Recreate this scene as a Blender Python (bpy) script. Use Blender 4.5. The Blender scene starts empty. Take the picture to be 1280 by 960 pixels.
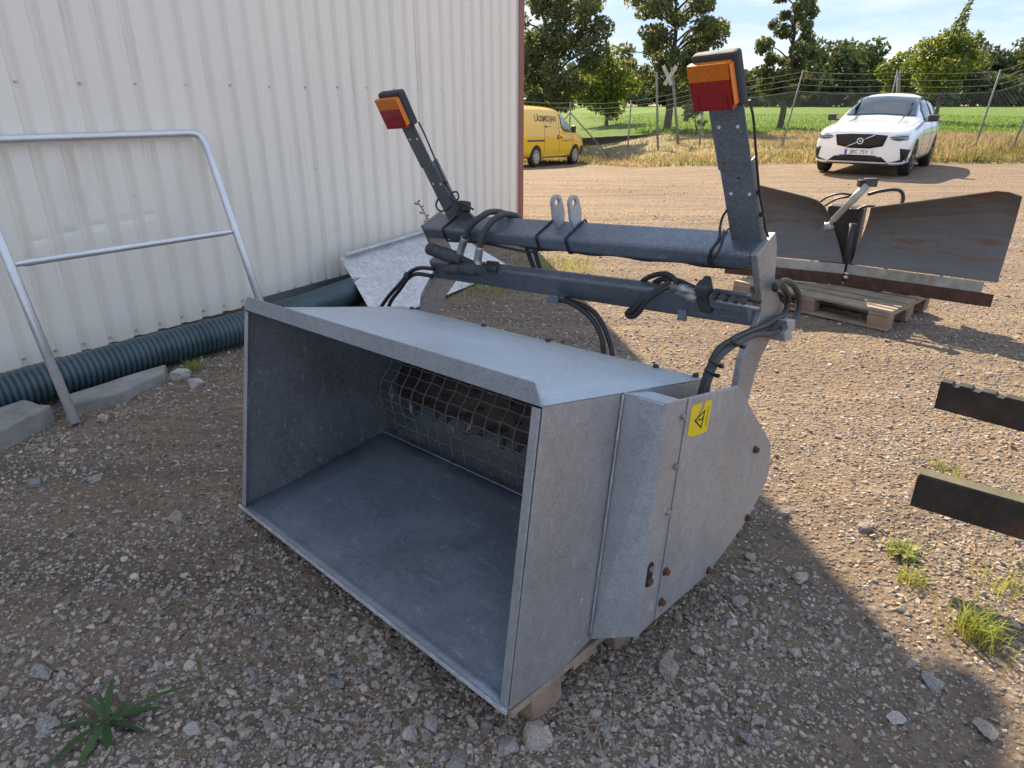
import bpy, math, random
import numpy as np
from mathutils import Vector, Matrix, noise
from mathutils.bvhtree import BVHTree

rnd = random.Random(7)
npr = np.random.default_rng(11)
sc = bpy.context.scene
COL = sc.collection
PI = math.pi

# ------------------------------------------------------------------ camera
F_PX, CAM_H, PITCH = 840.0, 1.48, math.atan(354 / 840.0)
cam_data = bpy.data.cameras.new('camera')
cam = bpy.data.objects.new('camera', cam_data)
COL.objects.link(cam)
cam.location = (0, 0, CAM_H)
cam.rotation_euler = (PI / 2 - PITCH, 0, 0)
cam_data.sensor_fit = 'HORIZONTAL'
cam_data.sensor_width = 36.0
cam_data.lens = F_PX / 1280 * 36.0
cam_data.clip_start = 0.05
cam_data.clip_end = 3000
sc.camera = cam

# ------------------------------------------------------------------ sky, sun, exposure
SUN_EL = math.radians(40.0)
SUN_AZ = math.atan2(-0.153, 0.988)          # from +Y towards +X
world = bpy.data.worlds.new('World')
sc.world = world
world.use_nodes = True
wt = world.node_tree
wt.nodes.clear()
w_out = wt.nodes.new('ShaderNodeOutputWorld')
w_bg = wt.nodes.new('ShaderNodeBackground')
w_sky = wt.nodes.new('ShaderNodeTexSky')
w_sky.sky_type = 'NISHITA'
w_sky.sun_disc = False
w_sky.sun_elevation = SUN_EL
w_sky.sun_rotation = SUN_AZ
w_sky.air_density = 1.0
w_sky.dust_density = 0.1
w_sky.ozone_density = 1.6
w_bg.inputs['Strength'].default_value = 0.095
w_tc = wt.nodes.new('ShaderNodeTexCoord')
w_map = wt.nodes.new('ShaderNodeMapping')
w_map.inputs['Scale'].default_value = (1.6, 1.6, 7.0)
w_map.inputs['Rotation'].default_value = (0.0, 0.12, 0.0)
w_n = wt.nodes.new('ShaderNodeTexNoise')
w_n.inputs['Scale'].default_value = 2.1
w_n.inputs['Detail'].default_value = 9.0
w_n.inputs['Roughness'].default_value = 0.6
w_r = wt.nodes.new('ShaderNodeValToRGB')
w_r.color_ramp.elements[0].position = 0.45
w_r.color_ramp.elements[1].position = 0.64
w_r.color_ramp.elements[0].color = (0, 0, 0, 1)
w_r.color_ramp.elements[1].color = (0.75, 0.75, 0.75, 1)
w_mix = wt.nodes.new('ShaderNodeMix')
w_mix.data_type = 'RGBA'
wt.links.new(w_tc.outputs['Generated'], w_map.inputs['Vector'])
wt.links.new(w_map.outputs['Vector'], w_n.inputs['Vector'])
wt.links.new(w_n.outputs['Fac'], w_r.inputs['Fac'])
wt.links.new(w_r.outputs['Color'], w_mix.inputs[0])
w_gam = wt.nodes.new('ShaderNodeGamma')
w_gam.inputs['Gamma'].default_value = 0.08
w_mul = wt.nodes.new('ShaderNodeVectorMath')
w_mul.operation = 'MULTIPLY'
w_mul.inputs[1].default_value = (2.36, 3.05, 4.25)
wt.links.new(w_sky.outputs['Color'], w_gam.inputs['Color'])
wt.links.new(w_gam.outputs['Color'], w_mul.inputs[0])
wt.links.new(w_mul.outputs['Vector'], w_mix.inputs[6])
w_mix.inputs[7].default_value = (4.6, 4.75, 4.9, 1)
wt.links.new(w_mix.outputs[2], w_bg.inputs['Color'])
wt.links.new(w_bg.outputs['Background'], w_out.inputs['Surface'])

sun_data = bpy.data.lights.new('sun', 'SUN')
sun_data.energy = 5.0
sun_data.angle = math.radians(0.53)
sun_data.color = (1.0, 0.83, 0.58)
sun = bpy.data.objects.new('sun', sun_data)
COL.objects.link(sun)
sun_dir = Vector((math.sin(SUN_AZ) * math.cos(SUN_EL), math.cos(SUN_AZ) * math.cos(SUN_EL), math.sin(SUN_EL)))
sun.rotation_euler = sun_dir.to_track_quat('Z', 'Y').to_euler()
sun.location = (0, 0, 30)

sc.view_settings.view_transform = 'Standard'
sc.view_settings.look = 'None'
sc.view_settings.gamma = 1.0
sc.view_settings.use_curve_mapping = False
sc.view_settings.exposure = 1.36
sc.render.engine = 'CYCLES'
sc.cycles.use_denoising = True
sc.cycles.max_bounces = 8
sc.cycles.transparent_max_bounces = 16

# ------------------------------------------------------------------ measuring helpers (a pixel only gives a direction)
CP = Vector((0, 0, CAM_H))
C_R = Vector((1, 0, 0))
C_F = Vector((0, math.cos(PITCH), -math.sin(PITCH)))
C_U = Vector((0, math.sin(PITCH), math.cos(PITCH)))
def ray(px, py): return C_R * ((px - 640) / F_PX) + C_U * ((480 - py) / F_PX) + C_F
def gnd(px, py, z=0.0):
    r = ray(px, py); return CP + r * ((z - CAM_H) / r.z)
def hit(px, py, p0, n):
    r = ray(px, py); return CP + r * ((Vector(p0) - CP).dot(n) / r.dot(n))

# wall frame: s along the wall, o out from it
WDIR = Vector((0.5447, 0.8387, 0)); WDIR.normalize()
WNOR = Vector((WDIR.y, -WDIR.x, 0))
W_O = -4.37
S_END = 6.94
def S(s, o, z=0.0): return WDIR * s + WNOR * (W_O + o) + Vector((0, 0, z))

# bucket frame: x along its width (0 = right side plate), y to its back, z up
B_R = Matrix(((0.710, 0.698, 0.098), (-0.702, 0.689, 0.178), (0.057, -0.195, 0.979)))
_bx = B_R.col[0].normalized(); _bz = (B_R.col[2] - _bx * B_R.col[2].dot(_bx)).normalized(); _by = _bz.cross(_bx)
B_M = Matrix(((_bx.x, _by.x, _bz.x, -0.005), (_bx.y, _by.y, _bz.y, 1.195), (_bx.z, _by.z, _bz.z, 0.12), (0, 0, 0, 1)))
B_I = B_M.inverted()
BW, BH = 1.465, 0.764
def on_x(px, py, c): return B_I @ hit(px, py, B_M @ Vector((c, 0, 0)), _bx)
def on_y(px, py, c): return B_I @ hit(px, py, B_M @ Vector((0, c, 0)), _by)

def sstep(a, b, v):
    t = np.clip((v - a) / (b - a), 0, 1); return t * t * (3 - 2 * t)
def gz(x, y):
    """terrain: the yard falls away towards the parked van"""
    return -0.62 * sstep(12.0, 27.0, y) * (1 - sstep(3.5, 7.5, x)) + 0.0 * x

# ------------------------------------------------------------------ mesh helpers
MW = {}
def obj(name, me, parent=None):
    o = bpy.data.objects.new(name, me)
    COL.objects.link(o)
    if parent is not None: o.parent = parent
    return o
def thing(name, label, cat, mat4=None, group=None):
    o = obj(name, None)
    o.empty_display_size = 0.1
    m = mat4 if mat4 is not None else Matrix.Identity(4)
    o.matrix_basis = m
    MW[o.name] = m
    o['label'] = label; o['category'] = cat
    if group: o['group'] = group
    return o
def tag(o, label, cat, group=None):
    o['label'] = label; o['category'] = cat
    if group: o['group'] = group
    return o
def structure(o): o['kind'] = 'structure'; return o
def stuff(o): o['kind'] = 'stuff'; return o
def place(loc, rz=0.0): return Matrix.Translation(Vector(loc)) @ Matrix.Rotation(rz, 4, 'Z')

def frame_of(d):
    d = Vector(d).normalized()
    a = Vector((0, 0, 1)) if abs(d.z) < 0.9 else Vector((1, 0, 0))
    u = a.cross(d).normalized(); return u, d.cross(u), d
def smooth_line(pts, n=6):
    pts = [Vector(p) for p in pts]
    if len(pts) < 3: return pts
    out = []
    P = [pts[0] * 2 - pts[1]] + pts + [pts[-1] * 2 - pts[-2]]
    for i in range(1, len(P) - 2):
        a, b, c, d = P[i - 1], P[i], P[i + 1], P[i + 2]
        for k in range(n):
            t = k / n
            out.append(0.5 * ((2 * b) + (c - a) * t + (2 * a - 5 * b + 4 * c - d) * t * t + (3 * b - a - 3 * c + d) * t ** 3))
    out.append(pts[-1]); return out

class MB:
    def __init__(s): s.v = []; s.f = []; s.sm = []
    def add(s, V, Fc, smooth=False):
        b = len(s.v); s.v += [Vector(p) for p in V]
        for f in Fc: s.f.append([b + i for i in f]); s.sm.append(smooth)
        return s
    def hexa(s, P):           # 8 corners: bottom loop, top loop
        return s.add(P, [(3, 2, 1, 0), (4, 5, 6, 7), (0, 1, 5, 4), (1, 2, 6, 5), (2, 3, 7, 6), (3, 0, 4, 7)])
    def box(s, c, size, ax=None):
        c = Vector(c); ax = ax or (Vector((1, 0, 0)), Vector((0, 1, 0)), Vector((0, 0, 1)))
        X, Y, Z = [Vector(a) * (q / 2) for a, q in zip(ax, size)]
        return s.hexa([c - X - Y - Z, c + X - Y - Z, c + X + Y - Z, c - X + Y - Z, c - X - Y + Z, c + X - Y + Z, c + X + Y + Z, c - X + Y + Z])
    def prism(s, poly, vec):  # planar polygon swept by vec
        poly = [Vector(p) for p in poly]; n = len(poly); vec = Vector(vec)
        nn = Vector((0, 0, 0))
        for i in range(n): nn += (poly[i] - poly[0]).cross(poly[(i + 1) % n] - poly[0])
        if nn.dot(vec) < 0: poly.reverse()
        V = poly + [p + vec for p in poly]
        return s.add(V, [tuple(reversed(range(n))), tuple(range(n, 2 * n))] + [(i, (i + 1) % n, n + (i + 1) % n, n + i) for i in range(n)])
    def tube(s, pts, r, n=8, cap=True, sm=True):
        pts = [Vector(p) for p in pts]; m = len(pts)
        rr = r if isinstance(r, (list, tuple)) else [r] * m
        V = []; u = None
        for i, p in enumerate(pts):
            d = (pts[min(i + 1, m - 1)] - pts[max(i - 1, 0)])
            if d.length < 1e-9: d = Vector((0, 0, 1))
            d.normalize()
            if u is None: u = frame_of(d)[0]
            u = (u - d * u.dot(d))
            if u.length < 1e-6: u = frame_of(d)[0]
            u.normalize(); w = d.cross(u)
            for k in range(n):
                a = 2 * PI * k / n; V.append(p + (u * math.cos(a) + w * math.sin(a)) * rr[i])
        Fc = [(i * n + k, i * n + (k + 1) % n, (i + 1) * n + (k + 1) % n, (i + 1) * n + k) for i in range(m - 1) for k in range(n)]
        s.add(V, Fc, sm)
        if cap:
            b = len(s.v) - m * n
            s.f.append([b + k for k in reversed(range(n))]); s.sm.append(False)
            s.f.append([b + (m - 1) * n + k for k in range(n)]); s.sm.append(False)
        return s
    def cyl(s, a, b, r, n=16): return s.tube([a, b], r, n)
    def disc(s, c, nrm, r, h, n=6, rot=0.0):
        u, w, d = frame_of(nrm); c = Vector(c)
        return s.prism([c + (u * math.cos(rot + 2 * PI * k / n) + w * math.sin(rot + 2 * PI * k / n)) * r for k in range(n)], d * h)
    def sweep(s, sect_a, sect_b): # two matching polygons
        A = [Vector(p) for p in sect_a]; B = [Vector(p) for p in sect_b]; n = len(A)
        return s.add(A + B, [tuple(reversed(range(n))), tuple(range(n, 2 * n))] + [(i, (i + 1) % n, n + (i + 1) % n, n + i) for i in range(n)])
    def grid(s, rows, sm=False):
        m, n = len(rows), len(rows[0])
        return s.add([p for r in rows for p in r], [(i * n + j, i * n + j + 1, (i + 1) * n + j + 1, (i + 1) * n + j) for i in range(m - 1) for j in range(n - 1)], sm)
    def build(s, name, mat, parent=None, world=False, bevel=0.0, solid=0.0, seg=2):
        V = s.v
        if world and parent is not None:
            top = parent
            while top.parent is not None: top = top.parent
            inv = MW[top.name].inverted(); V = [inv @ p for p in V]
        me = bpy.data.meshes.new(name)
        me.from_pydata([tuple(p) for p in V], [], s.f)
        me.polygons.foreach_set('use_smooth', s.sm)
        me.materials.append(mat)
        me.update()
        o = obj(name, me, parent)
        if solid:
            md = o.modifiers.new('solid', 'SOLIDIFY'); md.thickness = solid; md.offset = 0
        if bevel:
            md = o.modifiers.new('bevel', 'BEVEL'); md.width = bevel; md.segments = seg; md.limit_method = 'ANGLE'; md.angle_limit = math.radians(35)
        return o

def np_mesh(name, V, Fc, mat, cols=None, parent=None, smooth=False):
    """fast mesh from numpy arrays; Fc is (n,3) or (n,4)"""
    me = bpy.data.meshes.new(name)
    k = Fc.shape[1]
    me.vertices.add(len(V)); me.vertices.foreach_set('co', V.astype(np.float32).ravel())
    me.loops.add(Fc.size); me.loops.foreach_set('vertex_index', Fc.astype(np.int32).ravel())
    me.polygons.add(len(Fc)); me.polygons.foreach_set('loop_start', np.arange(0, Fc.size, k, dtype=np.int32))
    me.polygons.foreach_set('use_smooth', np.full(len(Fc), smooth))
    me.update(calc_edges=True)
    if cols is not None:
        at = me.color_attributes.new('col', 'FLOAT_COLOR', 'POINT')
        at.data.foreach_set('color', np.c_[cols, np.ones(len(cols))].astype(np.float32).ravel())
    me.materials.append(mat)
    return obj(name, me, parent)

# ------------------------------------------------------------------ materials
def mat_new(name):
    m = bpy.data.materials.new(name); m.use_nodes = True
    t = m.node_tree; b = t.nodes['Principled BSDF']; return m, t, b
def N(t, kind, **kw):
    n = t.nodes.new(kind)
    for k, v in kw.items():
        if hasattr(n, k): setattr(n, k, v)
        else: n.inputs[k].default_value = v
    return n
def ramp(t, src, p0, p1, c0=(0, 0, 0, 1), c1=(1, 1, 1, 1)):
    r = t.nodes.new('ShaderNodeValToRGB'); e = r.color_ramp.elements
    e[0].position, e[1].position = p0, p1; e[0].color, e[1].color = c0, c1
    t.links.new(src, r.inputs['Fac']); return r.outputs['Color']
def mixc(t, fac, a, b, mode='MIX'):
    m = t.nodes.new('ShaderNodeMix'); m.data_type = 'RGBA'; m.blend_type = mode
    for i, v in ((0, fac), (6, a), (7, b)):
        if hasattr(v, 'is_output'): t.links.new(v, m.inputs[i])
        else: m.inputs[i].default_value = v if i == 0 or len(v) == 4 else (*v, 1)
    return m.outputs[2]
def coords(t, kind='Object', scale=(1, 1, 1)):
    c = t.nodes.new('ShaderNodeTexCoord'); mp = t.nodes.new('ShaderNodeMapping')
    mp.inputs['Scale'].default_value = scale
    t.links.new(c.outputs[kind], mp.inputs['Vector']); return mp.outputs['Vector']
def noise_t(t, vec, scale, detail=4, rough=0.55):
    n = N(t, 'ShaderNodeTexNoise', Scale=scale, Detail=detail, Roughness=rough)
    t.links.new(vec, n.inputs['Vector']); return n.outputs['Fac']
def bump(t, b, src, strength, dist=0.01):
    n = N(t, 'ShaderNodeBump', Strength=strength, Distance=dist)
    t.links.new(src, n.inputs['Height']); t.links.new(n.outputs['Normal'], b.inputs['Normal']); return n

def simple(name, col, rough=0.5, metal=0.0, vary=0.12, scale=6.0, bmp=0.0, bscale=60.0, dirt=None, dirt_amt=(0.55, 0.75), dscale=3.0, coat=0.0, stretch=(1, 1, 1), rvar=0.1):
    m, t, b = mat_new(name)
    v = coords(t, 'Object', stretch)
    n = noise_t(t, v, scale, 5)
    lo = tuple(max(0, c * (1 - vary)) for c in col); hi = tuple(min(1, c * (1 + vary)) for c in col)
    c = mixc(t, ramp(t, n, 0.3, 0.7), lo, hi)
    if dirt is not None:
        d = noise_t(t, v, dscale, 8, 0.65)
        c = mixc(t, ramp(t, d, *dirt_amt), c, dirt)
    t.links.new(c, b.inputs['Base Color'])
    r = t.nodes.new('ShaderNodeMapRange'); r.inputs['To Min'].default_value = max(0.02, rough - rvar); r.inputs['To Max'].default_value = min(1, rough + rvar)
    t.links.new(noise_t(t, v, scale * 2.3, 5), r.inputs['Value']); t.links.new(r.outputs['Result'], b.inputs['Roughness'])
    b.inputs['Metallic'].default_value = metal
    if coat: b.inputs['Coat Weight'].default_value = coat; b.inputs['Coat Roughness'].default_value = 0.04
    if bmp: bump(t, b, noise_t(t, v, bscale, 5), bmp, 0.004)
    return m

def galvanised(name, col, vary=0.12, metal=0.55, rough=0.48, spangle=55.0, stain=None, stain_rng=(0.56, 0.74), scratch=0.0, relief=0.12, sp_mix=0.07, scuff=0.0):
    m, t, b = mat_new(name)
    v = coords(t)
    vo = N(t, 'ShaderNodeTexVoronoi', Scale=spangle); t.links.new(v, vo.inputs['Vector'])
    big = noise_t(t, v, 4.0, 7, 0.6); fine = noise_t(t, v, 140.0, 3, 0.7)
    lo = tuple(c * (1 - vary) for c in col); hi = tuple(min(1, c * (1 + vary)) for c in col)
    c = mixc(t, ramp(t, big, 0.32, 0.68), lo, hi)
    sp = N(t, 'ShaderNodeSeparateColor'); t.links.new(vo.outputs['Color'], sp.inputs['Color'])
    c = mixc(t, sp_mix, c, mixc(t, sp.outputs[0], (0.05, 0.05, 0.055), (0.75, 0.76, 0.78)))
    c = mixc(t, 0.14, c, mixc(t, ramp(t, fine, 0.35, 0.65), (0.05, 0.05, 0.06), (0.7, 0.7, 0.72)))
    if stain is not None:
        d = noise_t(t, v, 2.6, 9, 0.7); c = mixc(t, ramp(t, d, *stain_rng), c, stain)
    if scratch:
        v2 = coords(t, 'Object', (3, 14, 4)); sn = noise_t(t, v2, 3.2, 10, 0.78)
        f = ramp(t, sn, 0.575, 0.66, (0, 0, 0, 1), (scratch, scratch, scratch, 1)); c = mixc(t, f, c, (0.62, 0.63, 0.64))
    if scuff:
        s1 = ramp(t, noise_t(t, coords(t, 'Object', (1, 1.6, 0.8)), 17.0, 8, 0.72), 0.60, 0.66); s2 = ramp(t, noise_t(t, v, 3.1, 3), 0.50, 0.60, (0, 0, 0, 1), (scuff, scuff, scuff, 1))
        pm = N(t, 'ShaderNodeMath', operation='MULTIPLY'); t.links.new(s1, pm.inputs[0]); t.links.new(s2, pm.inputs[1]); c = mixc(t, pm.outputs[0], c, (0.74, 0.75, 0.77))
    t.links.new(c, b.inputs['Base Color'])
    r = t.nodes.new('ShaderNodeMapRange'); r.inputs['To Min'].default_value = rough - 0.12; r.inputs['To Max'].default_value = rough + 0.16
    t.links.new(big, r.inputs['Value']); t.links.new(r.outputs['Result'], b.inputs['Roughness'])
    b.inputs['Metallic'].default_value = metal
    pit = noise_t(t, v, 62.0, 4, 0.6); ad = N(t, 'ShaderNodeMath', operation='ADD'); t.links.new(fine, ad.inputs[0]); t.links.new(pit, ad.inputs[1])
    bump(t, b, ad.outputs[0], relief * 1.8, 0.003)
    return m

def vcol(name, rough=0.85, transl=0.0, bmp=0.0, spec=0.3):
    m, t, b = mat_new(name)
    a = t.nodes.new('ShaderNodeAttribute'); a.attribute_name = 'col'
    b.inputs['Roughness'].default_value = rough
    b.inputs['Specular IOR Level'].default_value = spec
    c = a.outputs['Color']
    if bmp:
        v = coords(t); n = noise_t(t, v, 160, 4, 0.7)
        c = mixc(t, 0.35, c, mixc(t, ramp(t, n, 0.35, 0.65), (0.08, 0.07, 0.07), (0.6, 0.58, 0.55)))
        bump(t, b, n, bmp, 0.003)
    t.links.new(c, b.inputs['Base Color'])
    if transl:
        out = t.nodes['Material Output']
        tr = t.nodes.new('ShaderNodeBsdfTranslucent'); mx = t.nodes.new('ShaderNodeMixShader'); mx.inputs[0].default_value = transl
        hs = N(t, 'ShaderNodeHueSaturation', Hue=0.48, Saturation=1.15, Value=1.5); t.links.new(a.outputs['Color'], hs.inputs['Color'])
        t.links.new(hs.outputs['Color'], tr.inputs['Color'])
        t.links.new(b.outputs['BSDF'], mx.inputs[1]); t.links.new(tr.outputs['BSDF'], mx.inputs[2]); t.links.new(mx.outputs['Shader'], out.inputs['Surface'])
    return m

def ground_mat():
    m, t, b = mat_new('gravel_ground')
    v = coords(t)
    big = noise_t(t, v, 0.55, 6, 0.6); mid = noise_t(t, v, 6.0, 8, 0.65); fine = noise_t(t, v, 70.0, 6, 0.7)
    c = mixc(t, ramp(t, big, 0.35, 0.65), (0.255, 0.188, 0.134), (0.355, 0.266, 0.190))
    c = mixc(t, ramp(t, mid, 0.35, 0.7), c, (0.240, 0.174, 0.124))
    vo = N(t, 'ShaderNodeTexVoronoi', Scale=46.0); vo.inputs['Randomness'].default_value = 1.0; t.links.new(v, vo.inputs['Vector'])
    peb = mixc(t, ramp(t, vo.outputs['Distance'], 0.15, 0.55), (1, 1, 1), (0.0, 0.0, 0.0))
    sp = N(t, 'ShaderNodeSeparateColor'); t.links.new(vo.outputs['Color'], sp.inputs['Color'])
    pc = mixc(t, sp.outputs[0], (0.13, 0.112, 0.10), (0.44, 0.365, 0.295))
    pm = N(t, 'ShaderNodeMath', operation='MULTIPLY'); 
    sel = ramp(t, sp.outputs[1], 0.35, 0.45)
    t.links.new(sel, pm.inputs[0]); t.links.new(peb, pm.inputs[1])
    c = mixc(t, pm.outputs[0], c, pc)
    c = mixc(t, 0.45, c, mixc(t, ramp(t, fine, 0.32, 0.68), (0.105, 0.076, 0.056), (0.44, 0.33, 0.23)))
    vo2 = N(t, 'ShaderNodeTexVoronoi', Scale=19.0); t.links.new(v, vo2.inputs['Vector'])
    sp2 = N(t, 'ShaderNodeSeparateColor'); t.links.new(vo2.outputs['Color'], sp2.inputs['Color'])
    pm2 = N(t, 'ShaderNodeMath', operation='MULTIPLY'); t.links.new(ramp(t, sp2.outputs[2], 0.55, 0.65), pm2.inputs[0]); t.links.new(ramp(t, vo2.outputs['Distance'], 0.10, 0.42, (1, 1, 1, 1), (0, 0, 0, 1)), pm2.inputs[1])
    c = mixc(t, pm2.outputs[0], c, mixc(t, sp2.outputs[0], (0.12, 0.10, 0.09), (0.43, 0.36, 0.30)))
    trk = noise_t(t, coords(t, 'Object', (0.22, 2.6, 1.0)), 1.4, 7, 0.7)
    c = mixc(t, ramp(t, trk, 0.42, 0.66, (0, 0, 0, 1), (0.8, 0.8, 0.8, 1)), c, (0.155, 0.120, 0.098))
    t.links.new(c, b.inputs['Base Color'])
    b.inputs['Roughness'].default_value = 0.95; b.inputs['Specular IOR Level'].default_value = 0.15
    add = N(t, 'ShaderNodeMath', operation='ADD'); ad0 = N(t, 'ShaderNodeMath', operation='ADD'); t.links.new(pm.outputs[0], ad0.inputs[0]); t.links.new(pm2.outputs[0], ad0.inputs[1]); t.links.new(ad0.outputs[0], add.inputs[0]); t.links.new(fine, add.inputs[1])
    bump(t, b, add.outputs[0], 1.0, 0.020)
    return m

def field_mat():
    m, t, b = mat_new('crop_field')
    v = coords(t, 'Object', (0.25, 1.0, 1.0)); n = noise_t(t, v, 0.5, 8, 0.65); n2 = noise_t(t, coords(t), 6.0, 5, 0.7)
    c = mixc(t, ramp(t, n, 0.35, 0.68), (0.090, 0.175, 0.028), (0.155, 0.240, 0.050))
    c = mixc(t, 0.4, c, mixc(t, ramp(t, n2, 0.3, 0.7), (0.05, 0.10, 0.015), (0.19, 0.27, 0.06)))
    t.links.new(c, b.inputs['Base Color']); b.inputs['Roughness'].default_value = 0.9; b.inputs['Specular IOR Level'].default_value = 0.1
    bump(t, b, n2, 1.0, 0.15); return m

def glass_dark(name, col=(0.02, 0.028, 0.034), rough=0.04):
    m, t, b = mat_new(name)
    v = coords(t); n = noise_t(t, v, 3.0, 3)
    t.links.new(mixc(t, n, tuple(c * 0.7 for c in col), tuple(c * 1.6 for c in col)), b.inputs['Base Color'])
    b.inputs['Roughness'].default_value = rough; b.inputs['Specular IOR Level'].default_value = 0.9; return m

def wood_mat(name, a, c_, stretch=(2, 24, 24)):
    m, t, b = mat_new(name)
    v = coords(t, 'Object', stretch); n = noise_t(t, v, 3.0, 7, 0.65); n2 = noise_t(t, coords(t), 5.0, 6, 0.6)
    c = mixc(t, ramp(t, n, 0.3, 0.7), a, c_)
    c = mixc(t, ramp(t, n2, 0.45, 0.75), c, tuple(x * 0.55 for x in a))
    t.links.new(c, b.inputs['Base Color']); b.inputs['Roughness'].default_value = 0.85; bump(t, b, n, 0.4, 0.004); return m

M_GROUND = ground_mat(); M_FIELD = field_mat()
M_VERGE = simple('verge_soil', (0.20, 0.165, 0.075), 0.95, 0, 0.3, 2.0, 0.8, 8.0)
def wall_mat():
    m = simple('white_steel_cladding', (0.84, 0.775, 0.680), 0.42, 0.0, 0.03, 1.2, dirt=(0.56, 0.51, 0.44), dirt_amt=(0.60, 0.90), dscale=1.6, stretch=(1, 1, 0.35))
    t = m.node_tree; b = t.nodes['Principled BSDF']; src = b.inputs['Base Color'].links[0].from_socket
    st = noise_t(t, coords(t, 'Object', (9, 9, 0.22)), 2.4, 8, 0.7); gate = noise_t(t, coords(t, 'Object', (1, 1, 0.6)), 1.9, 3)
    pm = N(t, 'ShaderNodeMath', operation='MULTIPLY'); t.links.new(ramp(t, st, 0.57, 0.70, (0, 0, 0, 1), (0.45, 0.45, 0.45, 1)), pm.inputs[0]); t.links.new(ramp(t, gate, 0.46, 0.62), pm.inputs[1])
    t.links.new(mixc(t, pm.outputs[0], src, (0.40, 0.345, 0.28)), b.inputs['Base Color'])
    return m
M_WALL = wall_mat()
M_TRIM = simple('red_brown_trim', (0.250, 0.085, 0.060), 0.45, 0.0, 0.10, 3.0)
M_CONC = simple('grey_concrete', (0.27, 0.255, 0.235), 0.92, 0, 0.22, 9.0, 0.6, 60.0, dirt=(0.15, 0.13, 0.10))
M_GALV = galvanised('galvanised_plate', (0.40, 0.405, 0.42), stain=(0.31, 0.315, 0.32), scuff=0.45)
M_GALV_IN = galvanised('worn_galvanised_plate', (0.215, 0.265, 0.335), vary=0.22, stain=(0.36, 0.40, 0.445), stain_rng=(0.50, 0.78), scratch=0.45, rough=0.42, scuff=0.35)  # base colour carries the blue of the reflected sky; scuffs are wear
M_GALV_TOP = galvanised('matt_galvanised_plate', (0.47, 0.525, 0.575), vary=0.08, metal=0.35, rough=0.55, spangle=90)
M_GALV_DARK = galvanised('dark_galvanised_beam', (0.125, 0.150, 0.188), vary=0.22, metal=0.6, rough=0.42, relief=0.05, sp_mix=0.03, stain=(0.19, 0.20, 0.215), stain_rng=(0.55, 0.75), scratch=0.25)
M_BRACKET = galvanised('grey_galvanised_bracket', (0.135, 0.150, 0.160), vary=0.18, metal=0.5, rough=0.5, spangle=120, relief=0.05, sp_mix=0.04)
M_SHEET = galvanised('bright_galvanised_sheet', (0.68, 0.70, 0.72), vary=0.12, metal=0.45, rough=0.40, spangle=38, sp_mix=0.30)
M_TUBE = galvanised('galvanised_tube', (0.72, 0.72, 0.73), vary=0.10, metal=0.6, rough=0.30, spangle=80, relief=0.05)
M_RUBBER = simple('black_rubber_hose', (0.022, 0.022, 0.023), 0.42, 0, 0.25, 20.0)
M_RUBBER_D = simple('dusty_rubber_hose', (0.048, 0.050, 0.050), 0.6, 0, 0.25, 20.0)
M_BLACK = simple('black_plastic', (0.018, 0.018, 0.019), 0.45, 0, 0.2, 10.0)
M_HOUSING = simple('dusty_black_lamp_housing', (0.04, 0.043, 0.046), 0.75, 0, 0.2, 14.0)
M_FITTING = simple('dull_zinc_fitting', (0.34, 0.34, 0.33), 0.42, 0.7, 0.3, 30.0, dirt=(0.10, 0.095, 0.09))
M_COUPLER = simple('grimy_coupler', (0.055, 0.057, 0.06), 0.65, 0.2, 0.4, 40.0, dirt=(0.15, 0.135, 0.12))
M_RUST = simple('rusty_bolt', (0.115, 0.050, 0.030), 0.85, 0.2, 0.4, 40.0, 0.5, 120.0)
M_DRUM = simple('rusty_drum', (0.085, 0.058, 0.046), 0.8, 0.2, 0.4, 8.0, 0.5, 60.0, dirt=(0.05, 0.05, 0.055))
M_STICKER = simple('yellow_sticker', (0.74, 0.54, 0.012), 0.45, 0, 0.06, 12.0)
M_INK = simple('black_ink', (0.015, 0.015, 0.014), 0.5, 0, 0.1, 12.0)
M_AMBER = simple('amber_lens', (0.72, 0.185, 0.004), 0.34, 0, 0.12, 160.0, 0.25, 260.0, coat=0.15)
M_RED = simple('red_lens', (0.34, 0.006, 0.008), 0.34, 0, 0.12, 160.0, 0.25, 260.0, coat=0.15)
for m_ in (M_AMBER, M_RED):                # moulded lens ribs
    t_ = m_.node_tree; b_ = t_.nodes['Principled BSDF']; wv = N(t_, 'ShaderNodeTexWave', Scale=46.0, Distortion=0.0); wv.bands_direction = 'X'; t_.links.new(coords(t_, 'Object', (1, 0.45, 0.45)), wv.inputs['Vector']); bump(t_, b_, wv.outputs['Fac'], 0.7, 0.003)
M_PIPE = simple('green_ribbed_pipe', (0.040, 0.078, 0.092), 0.36, 0, 0.3, 5.0, dirt=(0.095, 0.115, 0.125), dirt_amt=(0.5, 0.8))
M_STEEL_D = simple('dark_steel_beam', (0.030, 0.028, 0.026), 0.55, 0.3, 0.4, 9.0, 0.4, 80.0, dirt=(0.115, 0.058, 0.032), dirt_amt=(0.47, 0.66))
M_MOSS = simple('mossy_steel_top', (0.085, 0.078, 0.048), 0.8, 0.0, 0.3, 20.0, 0.4, 80)
M_PLOW = simple('weathered_plow_steel', (0.130, 0.124, 0.118), 0.55, 0.25, 0.12, 3.0, 0.2, 60.0, dirt=(0.130, 0.058, 0.028), dirt_amt=(0.53, 0.63), dscale=1.5, stretch=(0.9, 0.9, 5.0))
M_PLOW_STRIP = simple('pale_plow_strip', (0.40, 0.38, 0.34), 0.6, 0.3, 0.25, 9.0, dirt=(0.20, 0.13, 0.09))
M_RUSTBAR = simple('rust_brown_edge', (0.105, 0.052, 0.036), 0.85, 0.2, 0.35, 14.0, 0.5, 80.0, dirt=(0.045, 0.035, 0.03))
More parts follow.
